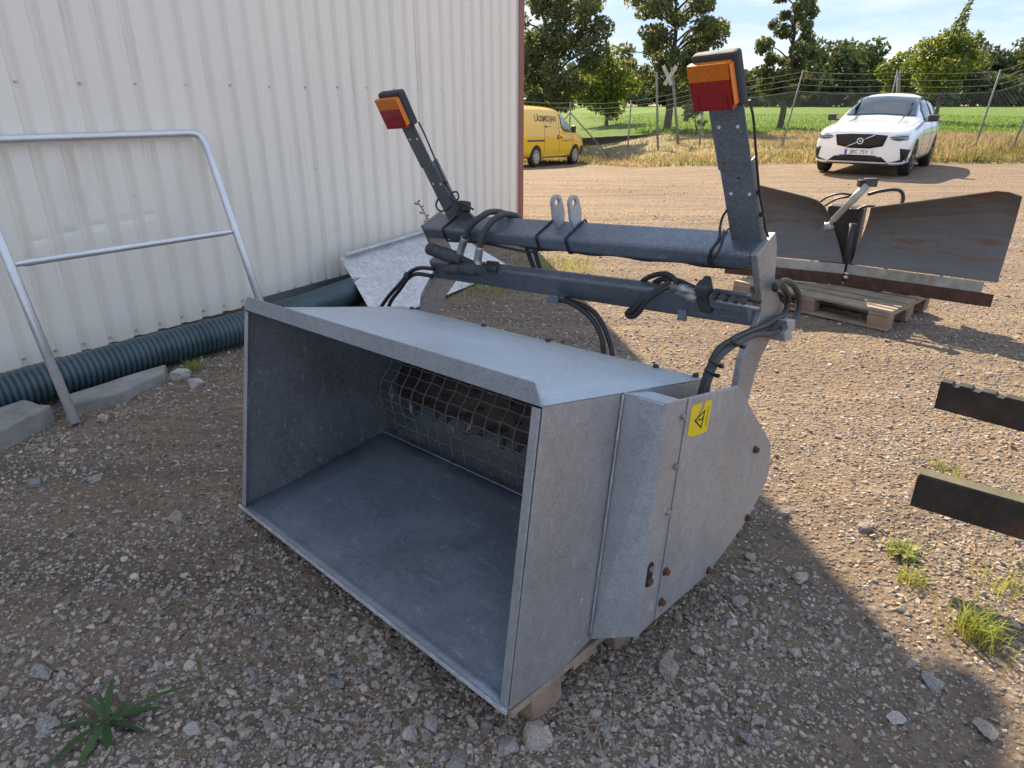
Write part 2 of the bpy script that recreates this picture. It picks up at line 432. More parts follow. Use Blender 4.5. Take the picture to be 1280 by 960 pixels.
M_WOOD = wood_mat('weathered_pallet_wood', (0.27, 0.21, 0.155), (0.40, 0.32, 0.235))
M_WOOD_E = wood_mat('pallet_block_wood', (0.24, 0.165, 0.115), (0.35, 0.25, 0.175), (12, 12, 12))
M_CARW = simple('white_car_paint', (0.80, 0.81, 0.83), 0.25, 0, 0.01, 3.0, coat=1.0, rvar=0.03)
M_VANY = simple('yellow_van_paint', (0.80, 0.47, 0.008), 0.30, 0, 0.02, 3.0, coat=0.8, rvar=0.03)
M_GRILLE = simple('black_grille', (0.006, 0.006, 0.007), 0.6, 0, 0.2, 10.0)
M_GLASS = glass_dark('tinted_car_glass', (0.03, 0.042, 0.05))
M_GLASSL = glass_dark('pale_van_glass', (0.20, 0.26, 0.27), 0.06)
M_TYRE = simple('tyre_rubber', (0.022, 0.022, 0.023), 0.8, 0, 0.2, 20.0)
M_RIM = simple('silver_wheel_rim', (0.50, 0.51, 0.53), 0.3, 0.8, 0.08, 20.0)
M_RIMD = simple('dark_wheel_rim', (0.09, 0.09, 0.095), 0.3, 0.6, 0.1, 20.0)
M_CHROME = simple('bright_chrome', (0.72, 0.72, 0.73), 0.18, 0.9, 0.05, 10.0)
M_LAMP = simple('headlamp_glass', (0.34, 0.37, 0.42), 0.10, 0.3, 0.3, 14.0, coat=1.0)
M_PLATE = simple('number_plate_white', (0.74, 0.75, 0.75), 0.4, 0, 0.02, 5.0)
M_BLUE = simple('number_plate_blue', (0.02, 0.08, 0.38), 0.4, 0, 0.02, 5.0)
M_POST = simple('grey_fence_post', (0.17, 0.165, 0.155), 0.8, 0.2, 0.2, 8.0)
M_WIRE = simple('fence_wire', (0.22, 0.22, 0.215), 0.8, 0.0, 0.1, 8.0)
M_BARK = simple('tree_bark', (0.075, 0.060, 0.046), 0.95, 0, 0.35, 6.0, 0.7, 20.0)
M_LEAF = vcol('tree_leaves', 0.55, 0.48, spec=0.4)
M_WOODS = vcol('far_leaves', 0.75, 0.20)
M_GRASS = vcol('grass_blades', 0.8, 0.42)
M_WEED = vcol('weed_leaves', 0.6, 0.30)
M_STONE = vcol('gravel_stones', 0.85, 0, 0.5, 0.25)
M_GRIDW = simple('dull_grid_wire', (0.20, 0.21, 0.215), 0.6, 0.4, 0.3, 30.0, dirt=(0.10, 0.075, 0.055))
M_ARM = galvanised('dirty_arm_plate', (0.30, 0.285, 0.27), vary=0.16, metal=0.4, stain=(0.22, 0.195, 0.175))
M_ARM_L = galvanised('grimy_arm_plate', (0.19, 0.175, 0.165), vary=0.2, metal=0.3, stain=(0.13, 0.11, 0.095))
M_SIDE = galvanised('scratched_side_plate', (0.38, 0.375, 0.385), stain=(0.31, 0.305, 0.31), scratch=0.5, scuff=1.0)
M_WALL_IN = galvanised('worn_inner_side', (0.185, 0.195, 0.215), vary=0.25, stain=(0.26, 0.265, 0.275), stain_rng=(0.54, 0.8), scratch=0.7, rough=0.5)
M_LIP = galvanised('folded_front_lip', (0.32, 0.345, 0.385), stain=(0.26, 0.27, 0.29))
M_ROOF = simple('grey_roof_sheet', (0.25, 0.25, 0.25), 0.6, 0.1, 0.1, 3.0)

# ================================================================== SETTING
# ------------------------------------------------------------------ ground: one sheet to the horizon
def axis(lo, hi, dense_lo, dense_hi, d0, grow=1.11):
    a = list(np.arange(dense_lo, dense_hi, d0)); d = d0; x = a[-1]
    while x < hi: d *= grow; x += d; a.append(x)
    d = d0; x = a[0]; pre = []
    while x > lo: d *= grow; x -= d; pre.append(x)
    return np.array(pre[::-1] + a)
gx = axis(-700, 900, -3.2, 3.6, 0.045); gy = axis(-60, 1600, 0.6, 5.4, 0.045)
X, Y = np.meshgrid(gx, gy)
def micro(x, y):
    k = 0.018 * noise.noise((x * 0.9, y * 0.9, 0)) + 0.010 * noise.noise((x * 3.1, y * 3.1, 4)) + 0.006 * noise.noise((x * 9, y * 9, 8))
    return k
fade = 1 - sstep(6, 12, np.hypot(X, Y))
Zm = np.zeros_like(X)
for idx in np.argwhere(fade > 0): i, j = idx; Zm[i, j] = micro(X[i, j], Y[i, j]) * fade[i, j]
Z = gz(X, Y) + Zm - 0.008
V = np.c_[X.ravel(), Y.ravel(), Z.ravel()]
ny, nx = X.shape
q = (np.arange(ny - 1)[:, None] * nx + np.arange(nx - 1)[None, :]).ravel()
structure(np_mesh('gravel_yard', V, np.c_[q, q + 1, q + 1 + nx, q + nx], M_GROUND, smooth=True))
def ground_z(x, y):
    r = math.hypot(x, y); f = 1 - float(sstep(6, 12, r))
    return float(gz(x, y)) + (micro(x, y) * f if f > 0 else 0) - 0.008

# edge of the yard and edge of the field
def yard_edge(x): return 25.2 - 7.0 * sstep(2.0, 6.5, x)
def field_edge(x): return 37.5 - 5.0 * float(sstep(3, 9, x))
def sheet(name, xs, y0f, y1f, n, zoff, mat, amp=0.0):
    rows = []
    for k in range(n + 1):
        t = (k / n) ** 1.6
        rows.append([(x, y0f(x) + (y1f(x) - y0f(x)) * t, float(gz(x, y0f(x) + (y1f(x) - y0f(x)) * t)) + zoff(k / n, x) + amp * noise.noise((x * 0.4, t * 9, 2))) for x in xs])
    mb = MB(); mb.grid(rows, True); o = mb.build(name, mat); return structure(o)
xs1 = list(np.arange(-30, 46, 0.7))
sheet('grass_verge', xs1, lambda x: float(yard_edge(x)) + 0.15 * math.sin(x * 1.9), lambda x: field_edge(x) + 1.0, 22, lambda t, x: -0.03 + 0.05 * min(1, t * 8) + 0.08 * min(1, t * 3) * float(sstep(5, 14, x)) + 0.02 * min(1, t * 4), M_VERGE, 0.03)
xs2 = list(np.linspace(-260, 420, 90))
sheet('field', xs2, lambda x: field_edge(x) + 0.3 * math.sin(x * 0.7), lambda x: 185.0, 30, lambda t, x: 0.10 + 0.15 * t, M_FIELD, 0.05)

# low hills far behind
mb = MB(); rows = []
for k in range(8):
    rows.append([(x, 330 + k * 60, -2 + (5 + 16 * max(0, noise.noise((x * 0.006, k * 0.2, 1)) + 0.3)) * math.sin(min(1, k / 6) * PI / 2)) for x in np.linspace(-500, 900, 80)])
mb.grid(rows, True); structure(mb.build('hills', simple('far_hill_green', (0.055, 0.085, 0.045), 0.95, 0, 0.3, 0.02)))
#@@SECTION2

# ------------------------------------------------------------------ shed with ribbed steel cladding
P_RIB = 0.1658
EAVE = 5.73
shed_m = Matrix(((WDIR.x, WNOR.x, 0, S(0, 0).x), (WDIR.y, WNOR.y, 0, S(0, 0).y), (0, 0, -1, 0), (0, 0, 0, 1)))
# right-handed: s, -o, z
shed_m = Matrix(((WDIR.x, -WNOR.x, 0, S(0, 0).x), (WDIR.y, -WNOR.y, 0, S(0, 0).y), (0, 0, 1, 0), (0, 0, 0, 1)))
shed = thing('metal_shed', 'long shed clad in off-white ribbed steel with red-brown corner trim', 'shed', shed_m)
def wp(s, o, z): return Vector((s, -o, z))
PROF = [(0.0, 0.0), (0.020, -0.028), (0.048, -0.028), (0.071, 0.0)]    # valley between crests, per pitch
s0 = 2.526 - 0.034                       # a seam lies on the valley of this rib
n_r = 8
start = s0 - 5 * n_r * P_RIB
def dent(s, z):
    d = 0.0
    for (cs, cz, rs, rz, a) in ((1.75, 0.745, 0.05, 0.02, -0.012), (1.93, 0.765, 0.05, 0.02, -0.013), (2.10, 0.78, 0.06, 0.022, -0.016), (2.28, 0.79, 0.05, 0.02, -0.013), (2.42, 0.80, 0.05, 0.022, -0.012), (4.0, 0.45, 0.06, 0.03, -0.012), (2.62, 0.42, 0.04, 0.05, -0.008)):
        d += 0.4 * a * math.exp(-((s - cs) / rs) ** 2 - ((z - cz) / rz) ** 2)
    return d
zs = [0.045, 0.2, 0.36, 0.40, 0.43, 0.46, 0.50, 0.6, 0.70, 0.725, 0.745, 0.765, 0.785, 0.805, 0.83, 0.9, 1.2, 1.6, 2.2, 3.2, 4.4, EAVE - 0.02]
k = 0
while True:
    a = start + k * n_r * P_RIB
    if a > S_END - 0.03: break
    line = []
    for i in range(n_r + 1):
        for (ds, do) in PROF:
            s = a + i * P_RIB + ds
            if i == n_r and ds > 0.045: break
            line.append((s, do))
    dense = []
    for (p, qn) in zip(line[:-1], line[1:]):
        m = 4 if (qn[0] - p[0]) > 0.05 else 1
        for e in range(m): dense.append((p[0] + (qn[0] - p[0]) * e / m, p[1] + (qn[1] - p[1]) * e / m))
    dense.append(line[-1])
    dense = [(min(s, S_END - 0.012), o) for s, o in dense if s < S_END + 0.02]
    mb = MB()
    lift = 0.0032 * (k % 2)
    wob = [0.0012 * math.sin(3.1 * i + k) for i in range(len(dense))]
    mb.grid([[wp(s, o + lift + wob[j] + dent(s, z), z) for j, (s, o) in enumerate(dense)] for z in zs])
    mb.build('cladding_panel', M_WALL, shed, solid=0.0012)
    k += 1
mb = MB()                                 # fixing screws, a few pixels each
for z, st in ((0.087, 1), (1.578, 2), (3.08, 2), (4.6, 2)):
    i = -12
    while 2.526 + i * P_RIB < S_END:
        s = 2.526 + i * P_RIB + (0.003 if i % 3 else -0.002)
        if i % st == 0: mb.disc(wp(s, -0.0255, z + 0.004 * math.sin(i * 7.0)), (0, -1, 0), 0.0085, 0.006, 8); mb.disc(wp(s, -0.0195, z + 0.004 * math.sin(i * 7.0)), (0, -1, 0), 0.005, 0.004, 6)
        i += 1
for s, z in ((2.36, 0.93), (3.86, 0.98), (5.2, 1.28), (6.2, 0.6)): mb.disc(wp(s, -0.004, z), (0, -1, 0), 0.007, 0.006, 8)
stuff(mb.build('fixing_screws', M_SHEET, shed))
mb = MB(); mb.prism([wp(S_END - 0.085, 0.006, 0.03), wp(S_END - 0.085, 0.012, 0.03), wp(S_END + 0.016, 0.012, 0.03), wp(S_END + 0.016, -0.10, 0.03), wp(S_END + 0.010, -0.10, 0.03), wp(S_END + 0.010, 0.006, 0.03)], (0, 0, EAVE - 0.05)); mb.build('corner_trim', M_TRIM, shed)
mb = MB(); mb.box(wp((start + S_END) / 2, -0.10, 0.02), (S_END - start - 0.04, 0.12, 0.30)); mb.build('plinth', M_CONC, shed)
BD = 12.0
mb = MB(); mb.prism([wp(S_END - 0.02, -0.12, 0), wp(S_END - 0.02, -BD, 0), wp(S_END - 0.02, -BD, EAVE - .05), wp(S_END - 0.02, -BD / 2, EAVE + 1.0), wp(S_END - 0.02, -0.12, EAVE - .05)], (-0.06, 0, 0)); mb.build('gable_wall', M_WALL, shed)
mb = MB(); mb.prism([wp(start, -0.12, 0), wp(start, -BD, 0), wp(start, -BD, EAVE - .05), wp(start, -BD / 2, EAVE + 1.0), wp(start, -0.12, EAVE - .05)], (0.06, 0, 0)); mb.build('gable_wall', M_WALL, shed)
mb = MB(); mb.box(wp((start + S_END) / 2, -BD + 0.05, EAVE / 2), (S_END - start - 0.1, 0.08, EAVE - 0.1)); mb.build('back_wall', M_WALL, shed)
mb = MB()
mb.prism([wp(start - .05, 0.08, EAVE), wp(start - .05, -BD / 2, EAVE + 1.08), wp(start - .05, -BD - .1, EAVE), wp(start - .05, -BD - .1, EAVE - .03), wp(start - .05, -BD / 2, EAVE + 1.05), wp(start - .05, 0.08, EAVE - .03)], (S_END - start + 0.08, 0, 0)); mb.build('roof', M_ROOF, shed)
mb = MB(); mb.box(wp((start + S_END) / 2, 0.14, EAVE - 0.04), (S_END - start + 0.05, 0.12, 0.11)); mb.build('gutter', M_TRIM, shed)

# ------------------------------------------------------------------ galvanised tube frame leaning on the wall
tf_base = gnd(95, 530)
tf = thing('tube_frame', 'bright galvanised tube frame with one crossbar leaning on the shed wall', 'tube frame', place(tf_base))
TL = hit(-52, 176, S(0, 0.045), WNOR); TR = hit(252, 166, S(0, 0.045), WNOR)
BLp = tf_base; BRp = S(2.58, 0.90, 0.0)
dl = (TL - BLp).normalized(); dr = (TR - BRp).normalized(); dt = (TR - TL).normalized()
rb = 0.10
pts = [BLp, TL - dl * rb] + [((TL - dl * rb) * (1 - t) ** 2 + TL * 2 * t * (1 - t) + (TL + dt * rb) * t * t) for t in (0.2, 0.4, 0.6, 0.8)] + [TL + dt * rb, TR - dt * rb]
pts += [((TR - dt * rb) * (1 - t) ** 2 + TR * 2 * t * (1 - t) + (TR - dr * rb) * t * t) for t in (0.2, 0.4, 0.6, 0.8)] + [TR - dr * rb, BRp]
mb = MB(); mb.tube(pts, 0.0235, 14); fr = mb.build('frame_tube', M_TUBE, tf, world=True)
Lm = BLp + (TL - BLp) * 0.585; Rm_ = BRp + (TR - BRp) * 0.585
# crossbar where the photo shows it
def on_leg(px, py, A, B):
    best = min(((hit(px, py, A, ray(px, py)) - CP).length, 0) for _ in (0,))
    ts = np.linspace(0, 1, 400); r = ray(px, py).normalized()
    d = [((A + (B - A) * t - CP) - r * (A + (B - A) * t - CP).dot(r)).length for t in ts]; return A + (B - A) * float(ts[int(np.argmin(d))])
Lm = on_leg(9, 332, BLp, TL); Rm_ = on_leg(289, 290, BRp, TR)
mb = MB(); d = (Rm_ - Lm).normalized(); mb.tube([Lm + d * 0.015, Lm + d * 0.05, Lm + d * 0.07, Rm_ - d * 0.07, Rm_ - d * 0.05, Rm_ - d * 0.015], [0.014, 0.015, 0.019, 0.019, 0.015, 0.014], 12); mb.build('crossbar', M_TUBE, tf, world=True)

# ------------------------------------------------------------------ green ribbed pipe along the wall
ctrl = [S(-0.6, 0.40), S(0.4, 0.44), S(1.2, 0.475), S(2.0, 0.52), S(2.8, 0.585), S(3.5, 0.53), S(4.2, 0.40), S(4.9, 0.28)]
cl = smooth_line([c + Vector((0, 0, 0.103)) for c in ctrl], 24)
L = [0.0]
for a, b in zip(cl[:-1], cl[1:]): L.append(L[-1] + (b - a).length)
tot = L[-1]; pitch = 0.031; nrib = int(tot / pitch)
pts = []; rad = []
def at_len(l):
    i = int(np.searchsorted(L, l)); i = min(max(i, 1), len(L) - 1); t = (l - L[i - 1]) / max(1e-9, L[i] - L[i - 1]); return cl[i - 1].lerp(cl[i], t)
for r in range(nrib):
    for f, rr in ((0.0, 0.087), (0.34, 0.087), (0.44, 0.103), (0.90, 0.103)): pts.append(at_len((r + f) * pitch)); rad.append(rr)
pp = MB(); pp.tube(pts, rad, 22)
o = pp.build('drain_pipe', M_PIPE); tag(o, 'green ribbed drain pipe lying on the ground along the shed wall', 'pipe')

# ------------------------------------------------------------------ kerb stones beside the pipe
def slab(name, corners, h, label, jag=0.012, group=None, sink=0.03):
    c = sum((Vector(p) for p in corners), Vector()) / len(corners)
    mb = MB(); poly = []
    for i, p in enumerate(corners):
        p, qn = Vector(p), Vector(corners[(i + 1) % len(corners)])
        for e in range(3):
            t = e / 3; w = p.lerp(qn, t); poly.append(w - c + Vector((rnd.uniform(-jag, jag), rnd.uniform(-jag, jag), -sink)))
    mb.prism(poly, (0, 0, h + sink)); o = mb.build(name, M_CONC, bevel=0.012); o.location = c
    return tag(o, label, 'kerb stone', group)
slab('kerb_stone', [S(0.30, 0.62), S(1.27, 0.60), S(1.30, 0.79), S(0.95, 0.92), S(0.32, 1.00)], 0.085, 'worn concrete kerb block lying in front of the green pipe')
slab('kerb_stone', [S(1.40, 0.64), S(1.98, 0.66), S(1.90, 0.77), S(1.62, 0.84), S(1.40, 0.80)], 0.06, 'low broken concrete slab between the tube frame and the loose rocks')

# ------------------------------------------------------------------ galvanised sheet and steel angle at the wall
q4 = [S(3.79, 0.25, 0.30), S(3.33, 1.06, 0.012), S(5.30, 0.93, 0.012), S(5.42, 0.03, 0.295)]
gs = thing('galvanised_sheet', 'bright galvanised steel sheet with folded lip propped against the shed wall', 'metal sheet', place(q4[1]))
mb = MB(); mb.grid([[q4[0].lerp(q4[3], i / 6).lerp(q4[1].lerp(q4[2], i / 6), j / 4) for i in range(7)] for j in range(5)]); mb.build('sheet', M_SHEET, gs, world=True, solid=0.004)
e_t = (q4[3] - q4[0]).normalized(); e_d = (q4[1] - q4[0]).normalized(); nrm = e_d.cross(e_t).normalized()
if nrm.z < 0: nrm = -nrm
mb = MB(); mb.box((q4[0] + q4[3]) / 2 + nrm * 0.018 + e_d * 0.002 - e_t * -0.02, ((q4[3] - q4[0]).length - 0.05, 0.004, 0.036), (e_t, e_d, nrm)); mb.box((q4[0] + q4[3]) / 2 + nrm * 0.038 + e_d * 0.018, ((q4[3] - q4[0]).length - 0.09, 0.036, 0.004), (e_t, e_d, nrm)); mb.build('folded_lip', M_SHEET, gs, world=True)
a0, a1 = S(3.05, 0.06, 0.0), S(4.25, 0.06, 0.0)
sa = thing('steel_angle', 'long grey steel angle lying along the foot of the shed wall behind the pipe', 'steel angle', place(a0))
mb = MB(); dd = (a1 - a0).normalized()
mb.prism([a0, a0 + WNOR * 0.34 + Vector((0, 0, .0)), a0 + WNOR * 0.34 + Vector((0, 0, .006)), a0 + WNOR * 0.008 + Vector((0, 0, .008)), a0 + WNOR * 0.008 + Vector((0, 0, .10)), a0 + Vector((0, 0, .10))], a1 - a0); mb.build('angle_bar', M_BRACKET, sa, world=True)

# ================================================================== SPREADER BUCKET
bk = thing('spreader_bucket', 'grey galvanised sand spreader bucket with raised rear frame and two tail lights', 'spreader bucket', B_M)
x0, x1 = -BW, 0.0
T = 0.005
floor = [(-0.012, -0.002), (0.035, 0.004), (0.184, 0.046), (0.334, 0.098), (0.645, 0.205)]
under = [(0.184, 0.021), (0.334, 0.080), (0.645, 0.195)]
side_poly = [(0.0, 0.0)] + under + [(0.70, 0.185), (0.80, 0.235), (0.93, 0.34), (0.985, 0.46), (0.95, 0.565), (0.715, BH - 0.004), (0.0, BH - 0.004)]
for x in (x0, x1 - T):
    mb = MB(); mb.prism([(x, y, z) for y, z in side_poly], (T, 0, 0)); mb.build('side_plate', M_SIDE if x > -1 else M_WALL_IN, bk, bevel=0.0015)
mb = MB(); n = 10
fl_s = [(floor[0][0], floor[0][1]), (0.02, 0.0)] + [(p.x, p.y) for p in smooth_line([Vector((y, z, 0)) for y, z in floor[1:]], 5)]
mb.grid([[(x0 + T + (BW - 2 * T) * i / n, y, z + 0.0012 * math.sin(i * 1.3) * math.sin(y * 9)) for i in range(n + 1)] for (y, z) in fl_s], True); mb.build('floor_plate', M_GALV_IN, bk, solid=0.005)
mb = MB(); mb.grid([[(x0 - 0.001 + (BW + 0.002) * i / 12, y, BH + 0.0035 * math.sin(PI * i / 12) * math.sin(PI * min(1, y / 0.7))) for i in range(13)] for y in (0.0, 0.1, 0.25, 0.45, 0.6, 0.708)], True); mb.build('top_plate', M_GALV_TOP, bk, solid=0.005)
mb = MB(); mb.prism([(x0, -0.001, BH - 0.004), (x1, -0.001, BH - 0.004), (x1 - 0.004, -0.001, BH + 0.006), (x1 - 0.028, -0.001, BH + 0.046), (x0 + 0.028, -0.001, BH + 0.046), (x0 + 0.004, -0.001, BH + 0.006)], (0, -0.005, 0)); mb.build('front_lip', M_LIP, bk, bevel=0.0015)
for x in (x0 + T + 0.0005, x1 - T - 0.0255):
    mb = MB(); mb.box((x + 0.0125, -0.003, BH / 2 - 0.003), (0.025, 0.005, BH - 0.012)); mb.build('side_rim', M_GALV, bk, bevel=0.0015)
mb = MB(); mb.box(((x0 + x1) / 2, -0.014, -0.002), (BW + 0.004, 0.006, 0.012)); mb.build('cutting_lip', M_SHEET, bk, bevel=0.001)
rear = [(0.645, 0.198), (0.70, 0.187), (0.80, 0.237), (0.93, 0.342), (0.983, 0.46), (0.948, 0.563), (0.716, BH - 0.006)]
mb = MB(); mb.grid([[(x0 + T + (BW - 2 * T) * i / 4, y, z) for i in range(5)] for y, z in rear]); mb.build('rear_housing', M_GALV, bk, solid=0.004)
# chain case on the right end
CX = 0.122
case = [(0.318, 0.105), (0.326, 0.139), (0.464, 0.161), (0.682, 0.202), (0.894, 0.321), (0.99, 0.43), (0.995, 0.475), (0.968, 0.562), (0.671, 0.774), (0.305, 0.766)]
case_poly = [(0.333, 0.128)] + case[2:]
mb = MB(); mb.hexa([(0.001, 0.297, 0.072), (CX, 0.330, 0.130), (CX, 0.336, 0.130), (0.001, 0.303, 0.072), (0.001, 0.297, 0.765), (CX, 0.306, 0.766), (CX, 0.312, 0.766), (0.001, 0.303, 0.765)]); mb.build('case_front', M_GALV, bk, bevel=0.002)
mb = MB(); mb.prism([(CX - 0.006, y, z) for y, z in case_poly], (0.006, 0, 0)); mb.build('case_side', M_GALV, bk, bevel=0.002)
cov = [(0.408, 0.152), (0.464, 0.162), (0.682, 0.203), (0.894, 0.322), (0.988, 0.43), (0.994, 0.475), (0.966, 0.561), (0.670, 0.7725), (0.402, 0.768)]
mb = MB(); mb.prism([(CX + 0.0005, y, z) for y, z in cov], (0.004, 0, 0)); cover = mb.build('cover_plate', M_GALV, bk, bevel=0.0015)
mb = MB(); mb.grid([[(0.001, y, z), (CX - 0.006, y, z)] for y, z in ((0.300, 0.760), (0.425, 0.752))]); mb.build('case_top', M_GALV_TOP, bk, solid=0.004)
mb = MB(); mb.grid([[(0.001, y, z), (CX - 0.006, y, z)] for y, z in [(0.335, 0.13), (0.464, 0.165), (0.682, 0.206), (0.89, 0.325), (0.986, 0.43), (0.990, 0.475), (0.962, 0.558), (0.80, 0.675)]]); mb.build('case_bottom', M_GALV, bk, solid=0.004)
mb = MB(); mb.tube([(0.0055, 0.291, 0.085 + 0.675 * i / 30) for i in range(31)], [0.0032 + 0.0011 * math.sin(i * 2.3) + 0.0008 * math.sin(i * 5.1) for i in range(31)], 7); mb.build('weld_seam', M_GALV, bk)
for (y, z, mt) in ((0.386, 0.722, M_FITTING), (0.388, 0.592, M_FITTING), (0.388, 0.466, M_FITTING)):
    mb = MB(); mb.disc((CX, y, z), (1, 0, 0), 0.0085, 0.010, 6, rnd.random()); mb.build('bolt', mt, bk, bevel=0.001)
for (y, z) in ((0.850, 0.561), (0.418, 0.293), (0.420, 0.203), (0.676, 0.2155), (0.884, 0.331)):
    mb = MB(); mb.disc((CX + 0.0045, y, z), (1, 0, 0), 0.0125, 0.0025, 14); mb.disc((CX + 0.007, y, z), (1, 0, 0), 0.0095, 0.010, 6, rnd.random()); mb.build('bolt', M_RUST, bk, bevel=0.0008)
# slotted adjuster hole with a rusty stud
mb = MB(); cc = (0.347, 0.304)
mb.prism([(CX + 0.0004, cc[0] + 0.013 * math.cos(a) * 1.0, cc[1] + (0.022 if math.sin(a) > 0 else -0.022) + 0.013 * math.sin(a)) for a in np.linspace(0, 2 * PI, 20, endpoint=False)], (0.0016, 0, 0)); sl = mb.build('slot', M_BLACK, bk)
mb = MB(); mb.disc((CX + 0.001, cc[0] + 0.001, cc[1] - 0.019), (1, 0, 0), 0.0105, 0.008, 10); mb.build('stud', M_RUST, sl)
mb = MB(); mb.disc((CX + 0.001, cc[0] + 0.001, cc[1] + 0.016), (1, 0, 0), 0.0085, 0.004, 10); mb.build('washer', M_FITTING, sl)
# warning sticker: two torn yellow pieces with a black triangle
SX = CX + 0.0049
mb = MB(); mb.prism([(SX, 0.418, 0.738), (SX, 0.420, 0.668), (SX, 0.436, 0.6655), (SX, 0.439, 0.6615), (SX, 0.520, 0.665), (SX, 0.5215, 0.752), (SX, 0.485, 0.752), (SX, 0.482, 0.735), (SX, 0.452, 0.697), (SX, 0.447, 0.702), (SX, 0.470, 0.736), (SX, 0.474, 0.750), (SX, 0.428, 0.748)], (0.0006, 0, 0)); st = mb.build('warning_sticker', M_STICKER, cover)
tri = [(0.492, 0.729), (0.486, 0.678), (0.441, 0.705)]
ctr = (sum(p[0] for p in tri) / 3, sum(p[1] for p in tri) / 3)
mb = MB()
for i in range(3):
    a, b = tri[i], tri[(i + 1) % 3]; ia = tuple(ctr[j] + (a[j] - ctr[j]) * 0.72 for j in (0, 1)); ib = tuple(ctr[j] + (b[j] - ctr[j]) * 0.72 for j in (0, 1))
    mb.prism([(SX + 0.0007, *a), (SX + 0.0007, *b), (SX + 0.0007, *ib), (SX + 0.0007, *ia)], (0.0003, 0, 0))
mb.prism([(SX + 0.0007, ctr[0] - 0.010, ctr[1] + 0.0035), (SX + 0.0007, ctr[0] - 0.010, ctr[1] - 0.002), (SX + 0.0007, ctr[0] + 0.006, ctr[1] - 0.001), (SX + 0.0007, ctr[0] + 0.006, ctr[1] + 0.0025)], (0.0003, 0, 0))
mb.prism([(SX + 0.0007, ctr[0] + 0.008, ctr[1] + 0.006), (SX + 0.0007, ctr[0] + 0.008, ctr[1] - 0.005), (SX + 0.0007, ctr[0] + 0.012, ctr[1] - 0.005), (SX + 0.0007, ctr[0] + 0.012, ctr[1] + 0.006)], (0.0003, 0, 0))
mb.build('warning_triangle', M_INK, cover)
mb = MB(); zz = 0.684
while zz < 0.735:
    w = rnd.uniform(0.0025, 0.006); mb.box((SX + 0.0008, 0.507, zz + w / 2), (0.0003, 0.0035, w)); zz += w + 0.0014
mb.build('print_line', M_INK, cover)

# inner grid in front of the spreading drum
GP = [(0.650, 0.215), (0.634, 0.27), (0.614, 0.325), (0.596, 0.372), (0.586, 0.411), (0.598, 0.455), (0.622, 0.50), (0.640, 0.535), (0.662, 0.60), (0.680, 0.66)]
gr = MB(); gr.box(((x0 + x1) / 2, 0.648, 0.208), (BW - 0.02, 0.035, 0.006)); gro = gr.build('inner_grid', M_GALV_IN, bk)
nw = 20
for i in range(nw):
    x = x0 + 0.035 + (BW - 0.07) * i / (nw - 1)
    mb = MB(); mb.tube(smooth_line([(x + rnd.uniform(-.002, .002) + 0.0025 * (-1) ** j, y - 0.002 + rnd.uniform(-.002, .002), z) for j, (y, z) in enumerate(GP)], 2), 0.0024, 6); mb.build('wire', M_GRIDW, gro)
for j, (y, z) in enumerate(GP[1:8]):
    mb = MB(); mb.tube([(x0 + 0.012 + (BW - 0.024) * i / 60, y + 0.0035, z + 0.0018 * math.sin(i * 1.1 + j)) for i in range(61)], 0.0024, 6); mb.build('wire', M_GRIDW, gro)
mb = MB()
for i in range(5): mb.disc((x0 + 0.22 + 0.27 * i, 0.634, 0.212), (0, -0.35, 0.93), 0.009, 0.008, 6)
stuff(mb.build('grid_bolts', M_RUST, gro))
mb = MB(); mb.cyl((x0 + 0.01, 0.80, 0.43), (x1 - 0.01, 0.80, 0.43), 0.105, 24); drum = mb.build('spreading_drum', M_DRUM, bk)
for i in range(20):
    for a0_ in (0, 1):
        a = 2.5 + a0_ * 0.9 + (i % 3) * 0.5; x = x0 + 0.07 + i * 0.07
        mb = MB(); d = Vector((0, math.cos(a), math.sin(a))); mb.box(Vector((x, 0.80, 0.43)) + d * 0.12, (0.022, 0.05, 0.008), (Vector((1, 0, 0)), d, Vector((1, 0, 0)).cross(d))); mb.build('paddle', M_DRUM, drum)
for (x, y, z, a) in ((-1.21, 0.600, 0.385, 0.6), (-0.86, 0.612, 0.40, -0.4), (-1.36, 0.612, 0.40, 0.2), (-0.98, 0.63, 0.36, 0.9)):   # dead leaves caught in the grid
    mb = MB(); u = Vector((math.cos(a), 0.1, math.sin(a))); w = Vector((-math.sin(a), 0.2, math.cos(a)))
    c = Vector((x, y - 0.014, z)); mb.add([c - w * 0.028, c + u * 0.012, c + w * 0.03, c - u * 0.012], [(0, 1, 2, 3)]); mb.build('dead_leaf', M_WOOD_E, gro, solid=0.001)
for (x, y) in ((-0.155, 0.688), (-0.60, 0.690), (-0.93, 0.690), (-1.38, 0.690), (-0.02, 0.690)):
    mb = MB(); mb.disc((x, y, BH + 0.003), (0, 0, 1), 0.010, 0.010, 6, 0.4); mb.build('bolt', M_COUPLER, bk, bevel=0.001)

# rear frame: arms, beams, lugs
E1 = Vector((0, 0.806, 0.592)); E2 = Vector((0, -0.592, 0.806))
arm = [(0.820, 1.130), (0.862, 1.070), (0.900, 1.010), (0.918, 0.962), (0.905, 0.922), (0.866, 0.862), (0.846, 0.822), (0.845, 0.740), (0.848, 0.640), (0.935, 0.600), (0.942, 0.690), (0.955, 0.767), (0.980, 0.824), (1.030, 0.886), (1.074, 0.955), (1.086, 0.982), (1.040, 1.000), (1.005, 1.026), (0.972, 1.070), (0.964, 1.110), (0.946, 1.165), (0.922, 1.203)]
for xa, sgn in ((0.020, 1), (-1.502, -1)):
    mb = MB(); mb.prism([(xa, y - (0.02 if sgn < 0 else 0), z - (0.012 if sgn < 0 else 0)) for y, z in arm], (0.022, 0, 0)); mb.build('arm_plate', M_ARM if sgn > 0 else M_ARM_L, bk, bevel=0.003)
